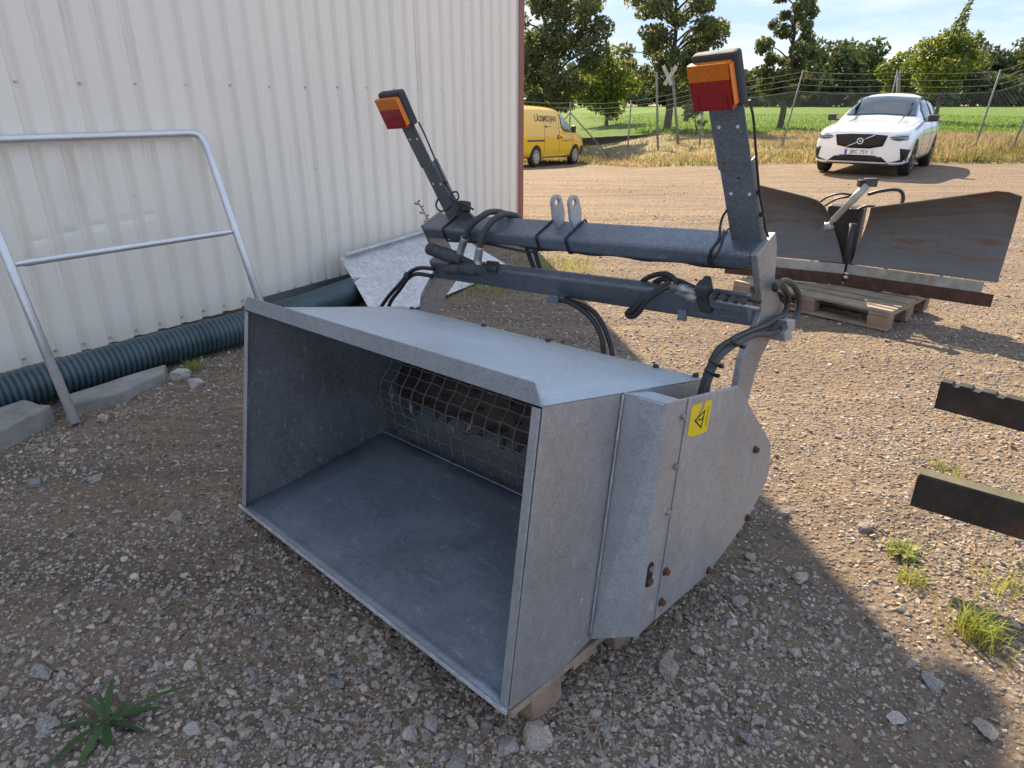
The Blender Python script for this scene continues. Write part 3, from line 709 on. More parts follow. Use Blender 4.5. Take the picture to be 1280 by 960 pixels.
def rbeam(name, A_l, A_r, w, h, mat):
    A_l, A_r = Vector(A_l), Vector(A_r)
    def sec(A):
        P = []; r = 0.014
        for (u, v, a0) in ((r, -r, PI / 2), (r, -h + r, PI), (w - r, -h + r, 3 * PI / 2), (w - r, -r, 0)):
            for k in range(4): a = a0 + k / 3 * PI / 2; P.append(A + E1 * (u + r * math.cos(a)) + E2 * (v + r * math.sin(a)))
        return P
    n = 8; mb = MB(); secs = [sec(A_l.lerp(A_r, i / n)) for i in range(n + 1)]; m = len(secs[0])
    mb.add([p for s_ in secs for p in s_], [(i * m + j, i * m + (j + 1) % m, (i + 1) * m + (j + 1) % m, (i + 1) * m + j) for i in range(n) for j in range(m)] + [tuple(range(m)), tuple(n * m + j for j in reversed(range(m)))])
    return mb.build(name, mat, bk)
UL, UR = Vector((-1.482, 0.797, 1.112)), Vector((0.021, 0.812, 1.130))
upper = rbeam('upper_beam', UL, UR, 0.122, 0.058, M_GALV_DARK)
LL, LR = Vector((-1.48, 0.842, 0.968)), Vector((0.021, 0.845, 0.993))
lower = rbeam('lower_beam', LL, LR, 0.05, 0.100, M_GALV_DARK)
def beam_pt(t, u, v, A=UL, B=UR): return A.lerp(B, t) + E1 * u + E2 * v
def find_t(px, u, v, A=UL, B=UR):
    ts = np.linspace(0, 1, 600); best = None
    for t in ts:
        p = B_M @ beam_pt(float(t), u, v, A, B) - CP; x = 640 + F_PX * p.dot(C_R) / p.dot(C_F)
        if best is None or abs(x - px) < best[0]: best = (abs(x - px), float(t))
    return best[1]
for px in (703, 724):
    t = find_t(px, 0.10, 0.0); base = beam_pt(t, 0.0, 0.0)
    mb = MB(); prof = [(0.045, -0.004), (0.121, -0.004)] + [(0.103 + 0.028 * math.cos(a), 0.085 + 0.028 * math.sin(a)) for a in np.linspace(0, PI, 9)]
    # plate with a bolt hole: ring of quads
    hole = [(0.103 + 0.013 * math.cos(a), 0.085 + 0.013 * math.sin(a)) for a in np.linspace(0, 2 * PI, 16, endpoint=False)]
    outer = []
    for a in np.linspace(0, 2 * PI, 16, endpoint=False):
        d = (math.cos(a), math.sin(a)); best = 0.2
        for i in range(len(prof)):
            p, q2 = prof[i], prof[(i + 1) % len(prof)]; ex, ey = q2[0] - p[0], q2[1] - p[1]; det = d[0] * (-ey) + ex * d[1]
            if abs(det) < 1e-9: continue
            rx, ry = p[0] - 0.103, p[1] - 0.085; tt = (rx * (-ey) + ex * ry) / det; uu = (d[0] * ry - d[1] * rx) / det
            if tt > 0 and -1e-6 <= uu <= 1 + 1e-6: best = min(best, tt)
        outer.append((0.103 + d[0] * best, 0.085 + d[1] * best))
    Vv = []
    for xo in (-0.006, 0.006):
        for lst in (outer, hole): Vv += [base + Vector((xo, 0, 0)) + E1 * p[0] + E2 * p[1] for p in lst]
    Fv = []
    for i in range(16):
        j = (i + 1) % 16
        Fv += [(i, 16 + i, 16 + j, j), (32 + i, 32 + j, 48 + j, 48 + i), (i, j, 32 + j, 32 + i), (16 + i, 48 + i, 48 + j, 16 + j)]
    mb.add(Vv, Fv); mb.build('lug', M_GALV, bk, bevel=0.001)

# lamp brackets and tail lights, leaning forward over the bucket
LB = Vector((0, 0.87, 1.175))
def lp(x, h, d=0.0): return LB + Vector((x, 0, 0)) + E2 * h + E1 * d
for (xb0, xb1, xl0, xl1, slant, sc_) in ((-0.072, 0.025, -0.096, 0.020, 0.0, 1), (-1.418, -1.335, -1.490, -1.358, -0.028, 1)):
    def lpx(x, h, d=0.0, sl=slant): return lp(x + sl * max(0, h) / 0.42, h, d)
    mb = MB(); mb.hexa([lpx(xb0, -0.02, 0.0), lpx(xb1, -0.02, 0.0), lpx(xb1, -0.02, 0.006), lpx(xb0, -0.02, 0.006), lpx(xb0, 0.25, 0.0), lpx(xb1, 0.25, 0.0), lpx(xb1, 0.25, 0.006), lpx(xb0, 0.25, 0.006)])
    mb.hexa([lpx(xb0, -0.02, 0.006), lpx(xb0 + 0.005, -0.02, 0.006), lpx(xb0 + 0.005, -0.02, 0.03), lpx(xb0, -0.02, 0.03), lpx(xb0, 0.25, 0.006), lpx(xb0 + 0.005, 0.25, 0.006), lpx(xb0 + 0.005, 0.25, 0.03), lpx(xb0, 0.25, 0.03)])
    mb.hexa([lpx(xb1 - 0.005, -0.02, 0.006), lpx(xb1, -0.02, 0.006), lpx(xb1, -0.02, 0.03), lpx(xb1 - 0.005, -0.02, 0.03), lpx(xb1 - 0.005, 0.25, 0.006), lpx(xb1, 0.25, 0.006), lpx(xb1, 0.25, 0.03), lpx(xb1 - 0.005, 0.25, 0.03)])
    br = mb.build('lamp_bracket', M_BRACKET, bk, bevel=0.001)
    mb = MB(); mb.hexa([lpx(xb0 - 0.002, 0.225, -0.005), lpx(xb1 + 0.002, 0.225, -0.005), lpx(xb1 + 0.002, 0.225, -0.0005), lpx(xb0 - 0.002, 0.225, -0.0005), lpx(xb0 - 0.002, 0.50, -0.005), lpx(xb1 + 0.002, 0.50, -0.005), lpx(xb1 + 0.002, 0.50, -0.0005), lpx(xb0 - 0.002, 0.50, -0.0005)]); mb.build('extension_plate', M_BRACKET, br, bevel=0.001)
    for (fx, h, mt) in ((0.22, 0.352, M_PLATE), (0.78, 0.352, M_PLATE), (0.16, 0.243, M_BRACKET), (0.80, 0.243, M_BRACKET), (0.24, 0.150, M_PLATE), (0.82, 0.150, M_PLATE), (0.55, 0.20, M_BLACK)):  # white discs paint the bright background seen through the bracket holes
        mb = MB(); c = lpx(xb0 + (xb1 - xb0) * fx, h, -0.005 if h > 0.22 else 0.0); r_ = 0.0048 if mt is M_PLATE else (0.007 if mt is M_BRACKET else 0.003); mb.disc(c, -E1, r_, 0.002 if mt is not M_BRACKET else 0.005, 10); mb.build('rivet_and_bright_hole', mt, br)
    # light: housing behind, amber over red lens in front
    w = xl1 - xl0; hx0, hx1 = xl0 + 0.004, xl1 + 0.016
    mb = MB(); mb.hexa([lp(hx0, 0.412, -0.022), lp(hx1, 0.412, -0.022), lp(hx1, 0.412, 0.012), lp(hx0, 0.412, 0.012), lp(hx0, 0.549, -0.022), lp(hx1, 0.549, -0.022), lp(hx1, 0.549, 0.012), lp(hx0, 0.549, 0.012)]); tl = mb.build('tail_light', M_HOUSING, bk, bevel=0.010, seg=3)
    def slab3(h0, h1, m, nm, d0=-0.043, d1=-0.0225, ix=0.002):
        mb = MB(); mb.hexa([lp(xl0 + ix, h0, d0), lp(xl1 - ix, h0, d0), lp(xl1 + 0.004 - ix, h0, d1), lp(xl0 + ix, h0, d1), lp(xl0 + ix, h1, d0), lp(xl1 - ix, h1, d0), lp(xl1 + 0.004 - ix, h1, d1), lp(xl0 + ix, h1, d1)]); return mb.build(nm, m, tl, bevel=0.0015)
    slab3(0.4905, 0.533, M_AMBER, 'amber_lens'); slab3(0.4145, 0.4903, M_RED, 'red_lens')
    mb = MB(); xc0, xc1 = xl0 + w * 0.16, xl1 - w * 0.10
    for (ha, hb, xa_, xb_) in ((0.419, 0.4205, xc0, xc1), (0.452, 0.4535, xc0, xc1), (0.4205, 0.452, xc0, xc0 + 0.0015), (0.4205, 0.452, xc1 - 0.0015, xc1)):
        mb.hexa([lp(xa_, ha, -0.0445), lp(xb_, ha, -0.0445), lp(xb_, ha, -0.0431), lp(xa_, ha, -0.0431), lp(xa_, hb, -0.0445), lp(xb_, hb, -0.0445), lp(xb_, hb, -0.0431), lp(xa_, hb, -0.0431)])
    mb.build('reflector_edge', M_RED, tl)
    # side marker strip: the amber wraps round the right-hand edge
    mb = MB(); mb.hexa([lp(xl1 + 0.001, 0.425, -0.040), lp(xl1 + 0.0045, 0.425, -0.040), lp(xl1 + 0.0065, 0.425, -0.0225), lp(xl1 + 0.001, 0.425, -0.0225), lp(xl1 + 0.001, 0.528, -0.040), lp(xl1 + 0.0045, 0.528, -0.040), lp(xl1 + 0.0065, 0.528, -0.0225), lp(xl1 + 0.001, 0.528, -0.0225)]); mb.build('side_marker', M_AMBER, tl)
    mb = MB(); mb.tube(smooth_line([lpx(xb1 + 0.006, 0.41, 0.02), lpx(xb1 + 0.013, 0.36, 0.016), lpx(xb1 + 0.010, 0.26, 0.012), lpx(xb1 + 0.007, 0.15, 0.010), lpx(xb1 + 0.010, 0.08, 0.012), lpx(xb1 + 0.008, 0.03, 0.015), lpx(xb1 + 0.012, 0.0, 0.02)]), 0.0035, 8); mb.build('lamp_cable', M_BLACK, br)
    for h in (0.15, 0.08):
        mb = MB(); mb.disc(lpx(xb1 + 0.001, h, 0.010), (1, 0, 0), 0.007, 0.012, 8); mb.build('cable_tie', M_BLACK, br)
mb = MB(); b0 = lp(-1.30, 0.0, 0.0); mb.hexa([lp(-1.335, -0.02, 0.002), lp(-1.225, -0.02, 0.002), lp(-1.225, -0.02, 0.012), lp(-1.335, -0.02, 0.012), lp(-1.335, 0.075, 0.002), lp(-1.312, 0.075, 0.002), lp(-1.312, 0.075, 0.012), lp(-1.335, 0.075, 0.012)]); mb.build('gusset', M_GALV_DARK, bk, bevel=0.003)

# hoses, couplers, ties
def hose(pts, r, mat, name='hose', parent=bk, n=10, sm=6):
    mb = MB(); mb.tube(smooth_line(pts, sm), r, n); return mb.build(name, mat, parent)
Y_ = lambda lst, c: [on_y(px, py, c) for px, py in lst]
X_ = lambda lst, c: [on_x(px, py, c) for px, py in lst]
def over(lst):           # hoses laid over the upper beam: (px, py, y) per point
    return [on_y(px, py, c) for px, py, c in lst]
hose(over([(576, 313, .80), (581.5, 295.6, .785), (590, 281, .785), (603, 270, .80), (613, 265, .84), (626, 265.5, .90), (640, 272, .95), (648, 285, .98)]), 0.0125, M_RUBBER_D)
hose(over([(597.5, 325.7, .80), (600, 306, .785), (604.5, 292, .785), (615, 277, .80), (627.6, 268.5, .85), (640, 268.5, .91), (650, 274, .96), (658, 288, .98)]), 0.0125, M_RUBBER_D)
hose(over([(574, 321, .80), (577, 310, .797), (581.5, 297, .787)]), 0.0165, M_FITTING, 'ferrule')
hose(over([(597, 333, .80), (597.5, 324, .80), (600, 308, .787)]), 0.0165, M_FITTING, 'ferrule')
def coup(a, b, c, r, mat=M_COUPLER):
    A, B = on_y(*a, c), on_y(*b, c); d = (B - A); mb = MB()
    mb.tube([A, A + d * .02, A + d * .3, A + d * .32, A + d * .42, A + d * .44, A + d * .8, A + d * .82, B], [r, r * 1.02, r * 1.02, r * .85, r * .85, r * 1.1, r * 1.1, r * .8, r * .75], 14)
    o = mb.build('hose_coupler', mat, bk); mb = MB(); mb.disc(A - d.normalized() * 0.001, -d, r * .72, 0.001, 14); mb.build('coupler_mouth', M_BLACK, o)
coup((537, 311), (577, 325), 0.79, 0.026); coup((561, 336.5), (604, 337), 0.79, 0.024)
hose(over([(575, 323, .80), (590, 330, .82), (604, 334, .83), (622, 337, .85)]), 0.016, M_COUPLER, 'fitting')
mb = MB(); c = on_y(616, 331, 0.86); mb.box(c, (0.05, 0.03, 0.03)); mb.build('valve_block', M_RUST, bk, bevel=0.004)
hose(Y_([(543, 336), (525, 335), (512, 340.6), (500.6, 354), (485.6, 370.6), (474, 388), (468, 402)], 0.86), 0.0095, M_RUBBER)
hose(Y_([(541, 345), (521, 342.5), (510, 348), (499, 363), (489, 376), (484, 390), (480, 404)], 0.86), 0.0095, M_RUBBER)
mb = MB(); mb.disc(on_y(510.5, 345, 0.85), (0.3, -1, 0.3), 0.014, 0.02, 8); mb.build('cable_tie', M_BLACK, bk)
hose(Y_([(690, 372), (697, 375), (711, 377.6), (732, 391), (745.5, 407), (752, 423), (754, 437), (755, 452)], 0.87), 0.0095, M_RUBBER)
hose(Y_([(706, 374), (716, 377.6), (738.6, 387), (752, 403), (760, 421), (765, 439.5), (767, 456)], 0.89), 0.0095, M_RUBBER)
hose(Y_([(659, 310), (660.6, 315.7), (664, 326), (668, 337), (672, 352)], 0.93), 0.010, M_RUBBER)
hose(Y_([(667, 308), (668.7, 313), (672, 325), (676, 338), (679, 352)], 0.93), 0.010, M_RUBBER)
hose(Y_([(560, 301), (600, 303.5), (630, 309), (660, 315), (673, 313)], 0.83), 0.005, M_BLACK, 'cable')
und = [beam_pt(t, 0.02 + 0.006 * math.sin(t * 40), -0.064) for t in np.linspace(0.36, 0.985, 14)]
hose(und, 0.0075, M_BLACK, 'cable')
hose([p + E1 * 0.016 + Vector((0, 0, -0.002)) for p in und], 0.0075, M_BLACK, 'cable')
def strap(px, r=0.0032, slant=0.0, name='cable_tie'):
    t = find_t(px, 0.0, 0.0); loop = [(0.124, -0.02), (0.123, 0.0025), (0.06, 0.0035), (0.004, 0.0025), (-0.004, -0.01), (-0.004, -0.05), (0.004, -0.062), (0.03, -0.072)]
    return hose([beam_pt(t, u, v) + Vector((slant * u, 0, 0)) for u, v in loop], r, M_BLACK, name, sm=3)
strap(553, 0.0038, 0.0); strap(670, 0.0042); strap(707, 0.0042); strap(888, 0.003)
hose(over([(909, 262, .80), (903, 272, .80), (900, 285, .80), (899, 297, .795), (890, 312.5, .79), (885, 325, .80), (890, 334, .82)]), 0.0038, M_BLACK, 'cable')
hose(over([(905, 288, .85), (902, 305, .80), (895, 320, .79), (886, 328, .80)]), 0.0038, M_BLACK, 'cable')
hose(over([(566, 240, .80), (562, 243, .78), (567, 250, .77), (580, 255, .77), (592, 262, .80)]), 0.0042, M_BLACK, 'cable')
hose(over([(548, 248, .78), (545, 256, .77), (549, 263, .77), (557, 263, .78), (566, 256, .78)]), 0.0038, M_BLACK, 'cable')
hose(over([(563, 241, .80), (571, 240, .81), (573, 248, .80), (566, 252, .79)]), 0.0038, M_BLACK, 'cable')
mb = MB(); mb.box(on_y(580, 258, 0.83), (0.05, 0.04, 0.045)); mb.build('cable_connector', M_BLACK, bk, bevel=0.008)
# right-hand hose loop held by a clamp
hose(X_([(968, 358), (973, 354), (982.5, 351), (992.5, 357.5), (999, 372.5), (997.5, 390), (987.5, 405), (972.5, 414), (960, 417.5), (942.5, 419), (920, 430), (902.5, 442.5), (892.5, 457.5), (885, 477.5), (880, 496)], 0.075), 0.0095, M_RUBBER_D)
hose(X_([(968, 362), (974, 356), (982.5, 365), (985, 377.5), (980, 392.5), (967.5, 400), (955, 407.5), (935, 415), (915, 425), (897.5, 437.5), (889, 455), (882.5, 470), (875, 496)], 0.062), 0.0095, M_RUBBER)
mb = MB(); mb.prism(X_([(964, 398), (975, 396.5), (974, 407), (970, 412), (972, 421), (962, 424), (961, 414), (966, 408)], 0.048), (0.05, 0, 0)); mb.build('hose_clamp', M_GALV, bk, bevel=0.002)
for p in ((918, 430), (891, 454), (886, 466)):
    mb = MB(); a = on_x(p[0] - 4, p[1] - 4, 0.085); b = on_x(p[0] + 8, p[1] + 3, 0.085); mb.tube([a, b], 0.005, 6); mb.disc(b, (1, 0, 0), 0.006, 0.012, 8); mb.build('cable_tie', M_BLACK, bk)
# valve gear on the lower beam
hose(over([(840, 357, .82), (827.5, 362.5, .81), (810, 375, .80), (797, 392, .81), (788, 396, .83), (784, 391, .86), (795, 383, .90)]), 0.009, M_RUBBER)
hose(over([(838, 352, .82), (825, 360, .81), (806, 374, .80), (792, 388, .81), (786, 390, .84)]), 0.009, M_RUBBER)
hose(over([(800, 356, .90), (805, 350, .88), (817.5, 344, .86), (832.5, 342.5, .85), (842, 348, .84), (846, 356, .83)]), 0.009, M_RUBBER)
hose(over([(815, 358, .90), (820, 352, .88), (832.5, 348.5, .86), (848, 351, .85), (868, 360, .84)]), 0.009, M_RUBBER)
mb = MB(); A, B = on_y(838, 358, .82), on_y(872, 366, .82); mb.tube([A, A.lerp(B, .3), A.lerp(B, .32), A.lerp(B, .6), A.lerp(B, .62), B], [.011, .011, .016, .016, .012, .012], 10); mb.build('hose_fitting', M_FITTING, bk)
mb = MB(); A, B = on_y(846, 367, .815), on_y(872, 374, .815); mb.tube([A, A.lerp(B, .5), A.lerp(B, .52), B], [.010, .010, .014, .014], 10); mb.build('hose_fitting', M_FITTING, bk)
mb = MB(); mb.box(on_y(882, 371, .835), (0.042, 0.04, 0.10), (Vector((1, 0, 0)), E1, E2)); vb = mb.build('valve_block', M_COUPLER, bk, bevel=0.004)
mb = MB(); mb.box(on_y(884, 352, .84), (0.022, 0.022, 0.03), (Vector((1, 0, 0)), E1, E2)); mb.build('valve_block', M_COUPLER, bk, bevel=0.003)
mb = MB(); mb.box(on_y(913, 376, .84), (0.12, 0.045, 0.05), (Vector((1, 0, 0)), E1, E2)); mb.build('valve_body', M_GALV_DARK, bk, bevel=0.006)
for k_ in range(4):
    mb = MB(); mb.disc(on_y(894 + 12 * k_, 371 + 2 * k_, .805), (0, -1, 0.2), 0.010, 0.018, 8); mb.build('valve_port', M_COUPLER, bk)
hose(over([(890, 366, .82), (905, 367, .82), (920, 371, .82), (938, 374, .83), (950, 377, .86)]), 0.008, M_RUBBER)
hose(over([(895, 376, .815), (912, 379, .815), (930, 382, .82), (948, 386, .86)]), 0.007, M_FITTING, 'steel_pipe')
mb = MB(); mb.box(on_y(853, 394, .84), (0.03, 0.012, 0.035)); mb.build('bracket_tab', M_GALV_DARK, bk, bevel=0.002)
mb = MB(); mb.box(on_y(692, 374, .86), (0.05, 0.012, 0.03)); mb.build('bracket_tab', M_GALV_DARK, bk, bevel=0.002)
hose([(-0.99, 1.02, 0.55), (-0.93, 1.0, 0.60), (-0.86, 1.05, 0.52)], 0.016, M_BLACK, 'rear_handle')

# ------------------------------------------------------------------ wooden pallet under its right end
pd = Vector((_by.x, _by.y, 0)).normalized(); pw = _bx; pz = pw.cross(pd).normalized()
pc = Vector((-0.005, 1.195, 0.12)) - pz * 0.019
p_m = Matrix(((pw.x, pd.x, pz.x, pc.x), (pw.y, pd.y, pz.y, pc.y), (pw.z, pd.z, pz.z, pc.z), (0, 0, 0, 1)))
pal = thing('wooden_pallet', 'weathered wooden pallet under the spreader bucket', 'pallet', p_m)
def pbox(nm, x, y, z, sx, sy, sz, m=M_WOOD, par=pal, bev=0.003):
    mb = MB(); mb.box((x, y, z), (sx, sy, sz)); return mb.build(nm, m, par, bevel=bev)
for xx in (-0.055, -0.40, -0.76): pbox('deck_board', xx, 0.47, -0.011, 0.10 if xx > -0.1 else 0.12, 0.92, 0.021)
for yy in (0.14, 0.49, 0.84):
    for xx in (-0.058, -0.40, -0.76): pbox('block', xx + rnd.uniform(-.004, .004), yy, -0.0655, 0.10, 0.115, 0.087, M_WOOD_E, bev=0.006)
for yy in (0.30, 0.66): pbox('deck_board', -0.41, yy, -0.0335, 0.80, 0.10, 0.0225)
#@@SECTION3

# ================================================================== SNOW PLOW ON ITS PALLET
p0 = Vector((2.601, 4.442, 0)); pa = Vector((-0.672, 0.739, 0)).normalized(); pb = Vector((pa.y, -pa.x, 0))
pp_m = Matrix(((pa.x, -pb.x, 0, p0.x), (pa.y, -pb.y, 0, p0.y), (0, 0, 1, 0.0), (0, 0, 0, 1)))
pal2 = thing('wooden_pallet', 'weathered wooden pallet carrying the grey snow plow', 'pallet', pp_m)
def b2(nm, x, y, z, sx, sy, sz, m=M_WOOD): 
    mb = MB(); mb.box((x, -y, z), (sx, sy, sz)); return mb.build(nm, m, pal2, bevel=0.004)
for yy in (0.05, 0.40, 0.75): b2('bottom_board', 0.6, yy, 0.012, 1.2, 0.10, 0.022)
for yy, w in ((0.05, .10), (0.40, .145), (0.75, .10)):
    for xx in (0.0725, 0.6, 1.1275): b2('block', xx, yy, 0.0615, 0.145, w, 0.077, M_WOOD_E)
for xx in (0.0725, 0.6, 1.1275): b2('cross_board', xx, 0.40, 0.111, 0.145, 0.80, 0.021)
for yy, w in ((0.0725, .145), (0.232, .10), (0.40, .145), (0.568, .10), (0.7275, .145)): b2('deck_board', 0.6, yy, 0.133, 1.2, w, 0.021)

hp = Vector((2.60, 5.17, 0)); uR = Vector((0.787, -0.617, 0)).normalized(); uL = Vector((-0.89, 0.45, 0)).normalized()
plow = thing('snow_plow', 'grey steel vee snow plow with rusty cutting edge standing on a pallet', 'snow plow', place((hp.x, hp.y, 0.144)))
def wing(u, prof_top, z_bot, length, nsgn, name):
    n = Vector((u.y, -u.x, 0)) * nsgn        # towards the camera side
    rows = []; nn = 12
    for j in range(9):
        v = j / 8; row = []; a_in = 0.03 + (0.055 * v ** 1.3 if nsgn > 0 else 0.20 * v ** 1.1)
        for i in range(nn + 1):
            a = a_in + (length - a_in) * i / nn; zt = prof_top(a if j == 8 else max(a, 0.03)); z = z_bot + (prof_top(0.03 + (0.055 if nsgn > 0 else 0.20) + (length - 0.03 - (0.055 if nsgn > 0 else 0.20)) * i / nn) - z_bot) * v
            curve = -0.10 * math.sin(v * PI * 0.85) + 0.03 * max(0, v - 0.8) * 5
            row.append(hp + u * a + n * curve + Vector((0, 0, z)))
        rows.append(row)
    mb = MB(); mb.grid(rows); o = mb.build(name, M_PLOW, plow, world=True, solid=0.008)
    # rolled top edge and end stiffener
    mb = MB(); top = rows[-1]
    mb.grid([[p for p in top], [p - n * 0.045 + Vector((0, 0, -0.012)) for p in top]]); mb.build('top_flange', M_PLOW_STRIP, o, world=True, solid=0.006)
    mb = MB(); e = [r[-1] for r in rows]; mb.grid([e, [p - n * 0.05 for p in e]]); mb.build('end_flange', M_PLOW, o, world=True, solid=0.006)
    # pale wear strip and rusty cutting edge
    a0, a1 = hp + u * 0.01, hp + u * (length - 0.07)
    mb = MB(); mb.box((a0 + a1) / 2 + n * 0.012 + Vector((0, 0, 0.275)), ((a1 - a0).length, 0.012, 0.075), (u, n, Vector((0, 0, 1)))); mb.build('wear_strip', M_PLOW_STRIP, plow, world=True, bevel=0.002)
    a1 = hp + u * (length + 0.005); mb = MB(); mb.box((a0 + a1) / 2 + n * 0.024 + Vector((0, 0, 0.193)), ((a1 - a0).length, 0.016, 0.092), (u, n, Vector((0, 0, 1)))); ce = mb.build('cutting_edge', M_RUSTBAR, plow, world=True, bevel=0.002)
    k = 0.12
    while k < length - 0.06:
        mb = MB(); mb.disc(hp + u * k + n * 0.032 + Vector((0, 0, 0.198)), n, 0.012, 0.01, 6); mb.build('bolt', M_RUST, ce, world=True); k += 0.2
    # back ribs
    for k in (0.25, 0.62):
        mb = MB(); c = hp + u * k - n * 0.10; mb.prism([c + n * 0.02 + Vector((0, 0, 0.24)), c - n * 0.09 + Vector((0, 0, 0.24)), c - n * 0.05 + Vector((0, 0, 0.66)), c + n * 0.01 + Vector((0, 0, 0.66))], u * 0.01); mb.build('back_rib', M_PLOW, plow, world=True)
    return o
wing(uR, lambda a: 0.745 + (a - 0.08) * 0.235 if a < 0.86 else 0.93 - (a - 0.86) * 0.30, 0.318, 0.972, 1, 'right_wing')
wing(uL, lambda a: 0.728 + (a - 0.226) * 0.75 if a < 0.30 else 0.784 + (a - 0.303) * 0.19, 0.318, 0.90, -1, 'left_wing')
mb = MB(); mb.tube([hp + Vector((0, 0.02, 0.18)), hp + Vector((0, 0.02, 0.62))], 0.028, 14); mb.build('hinge_pin', M_BLACK, plow, world=True)
mb = MB(); mb.box(hp + Vector((0.02, 0.20, 0.48)), (0.26, 0.14, 0.50), (uR, Vector((-uR.y, uR.x, 0)), Vector((0, 0, 1)))); mb.build('hinge_frame', M_BLACK, plow, world=True, bevel=0.02)
mb = MB(); mb.disc(hp + Vector((-0.03, -0.06, 0.225)), (0.6, -0.78, 0), 0.014, 0.03, 8); mb.disc(hp + Vector((-0.03, -0.06, 0.255)), (0.6, -0.78, 0), 0.012, 0.03, 8); mb.build('hinge_bolt', M_CHROME, plow, world=True)
def pv(px, py, d=0.0): return hit(px, py, hp + Vector((0.617, 0.787, 0)) * d, Vector((0.617, 0.787, 0)))
A, B = pv(1033, 284, -0.16), pv(1083, 232, 0.0); d = B - A
mb = MB(); mb.tube([A, A + d * .16, A + d * .17, A + d * .62, A + d * .63, B], [.016, .016, .024, .024, .030, .030], 14); cy = mb.build('hydraulic_cylinder', M_PLOW_STRIP, plow, world=True)
mb = MB(); mb.tube([A - d * .02 + Vector((0, 0, -.01)), A + d * .05 + Vector((0, 0, .01))], 0.030, 12); mb.build('cylinder_eye', M_FITTING, cy, world=True)
mb = MB(); mb.tube([pv(1030, 287, -.16), pv(1040, 281, -.16)], 0.032, 12); mb.build('cylinder_eye', M_FITTING, cy, world=True)
mb = MB(); mb.box(pv(1088, 228, 0.02), (0.09, 0.05, 0.06)); mb.build('valve_block', M_COUPLER, plow, world=True, bevel=0.006)
mb = MB(); mb.box(pv(1077, 229, 0.0), (0.05, 0.05, 0.05)); mb.build('valve_block', M_BLACK, plow, world=True, bevel=0.006)
for lst, r in (([(1085, 243), (1100, 239), (1118, 237), (1127, 240), (1129, 249), (1126, 256)], .013), ([(1023, 254), (1035, 246), (1050, 242), (1064, 243), (1078, 240)], .008), ([(1030, 258), (1045, 249), (1060, 246), (1078, 244)], .008), ([(1062, 262), (1072, 262), (1082, 258), (1094, 258)], .010)):
    mb = MB(); mb.tube(smooth_line([pv(x, y, 0.06) for x, y in lst]), r, 8); mb.build('hose', M_RUBBER, plow, world=True)

# ================================================================== FORK FRAME at the right edge
fl = Vector((1.364, 1.963, 0.2)); fu = Vector((0.783, -0.622, 0)).normalized(); fn = Vector((-fu.y, fu.x, 0))
fk = thing('fork_frame', 'dark rusty steel fork frame with two long arms held above the gravel', 'fork frame', place((fl.x, fl.y, 0.0)))
mb = MB(); mb.prism([fl, fl + fn * 0.055, fl + fn * 0.055 + Vector((0, 0, .122)), fl + Vector((0, 0, .122))], fu * 1.35); t1 = mb.build('fork_arm', M_STEEL_D, fk, world=True, bevel=0.003)
mb = MB(); mb.box(fl + fu * 0.675 + fn * 0.0275 + Vector((0, 0, .1245)), (1.34, 0.049, 0.004), (fu, fn, Vector((0, 0, 1)))); mb.build('mossy_top', M_MOSS, t1, world=True)
f2 = gnd(1167, 510, 0.24); fu2 = Vector((0.70, -0.714, 0)).normalized(); fn2 = Vector((-fu2.y, fu2.x, 0))
tp = [(0, 0), (1.6, 0), (1.6, .125)]; xk = 1.5
notch = []
for c_ in (0.105, 0.045): notch.append(c_)
prof = [(0, 0), (1.75, 0), (1.75, 0.128), (0.235, 0.128), (0.230, 0.118), (0.205, 0.118), (0.200, 0.128), (0.150, 0.128), (0.145, 0.118), (0.120, 0.118), (0.115, 0.128), (0.072, 0.128), (0.067, 0.116), (0.047, 0.116), (0.042, 0.128), (0.0, 0.128)]
mb = MB(); mb.prism([f2 + fu2 * a + Vector((0, 0, b)) for a, b in prof], fn2 * 0.05); mb.build('fork_arm', M_STEEL_D, fk, world=True, bevel=0.002)
e1_, e2_ = fl + fu * 1.32, f2 + fu2 * 1.70
bd = (e2_ - e1_); bd.z = 0; bl = bd.length; bd.normalize(); bn = Vector((-bd.y, bd.x, 0))
for pz_ in (0.12, 0.62):
    mb = MB(); mb.box((e1_ + e2_) / 2 * 1.0 - Vector((0, 0, (e1_.z + e2_.z) / 2 - pz_ - 0.02)) , (bl + 0.3, 0.06, 0.12), (bd, bn, Vector((0, 0, 1)))); mb.build('carriage_bar', M_STEEL_D, fk, world=True, bevel=0.003)
for e_ in (e1_, e2_):
    mb = MB(); mb.box(Vector((e_.x, e_.y, 0.40)) - bn * -0.045, (0.07, 0.025, 0.80), (bd, bn, Vector((0, 0, 1)))); mb.build('upright', M_STEEL_D, fk, world=True, bevel=0.003)

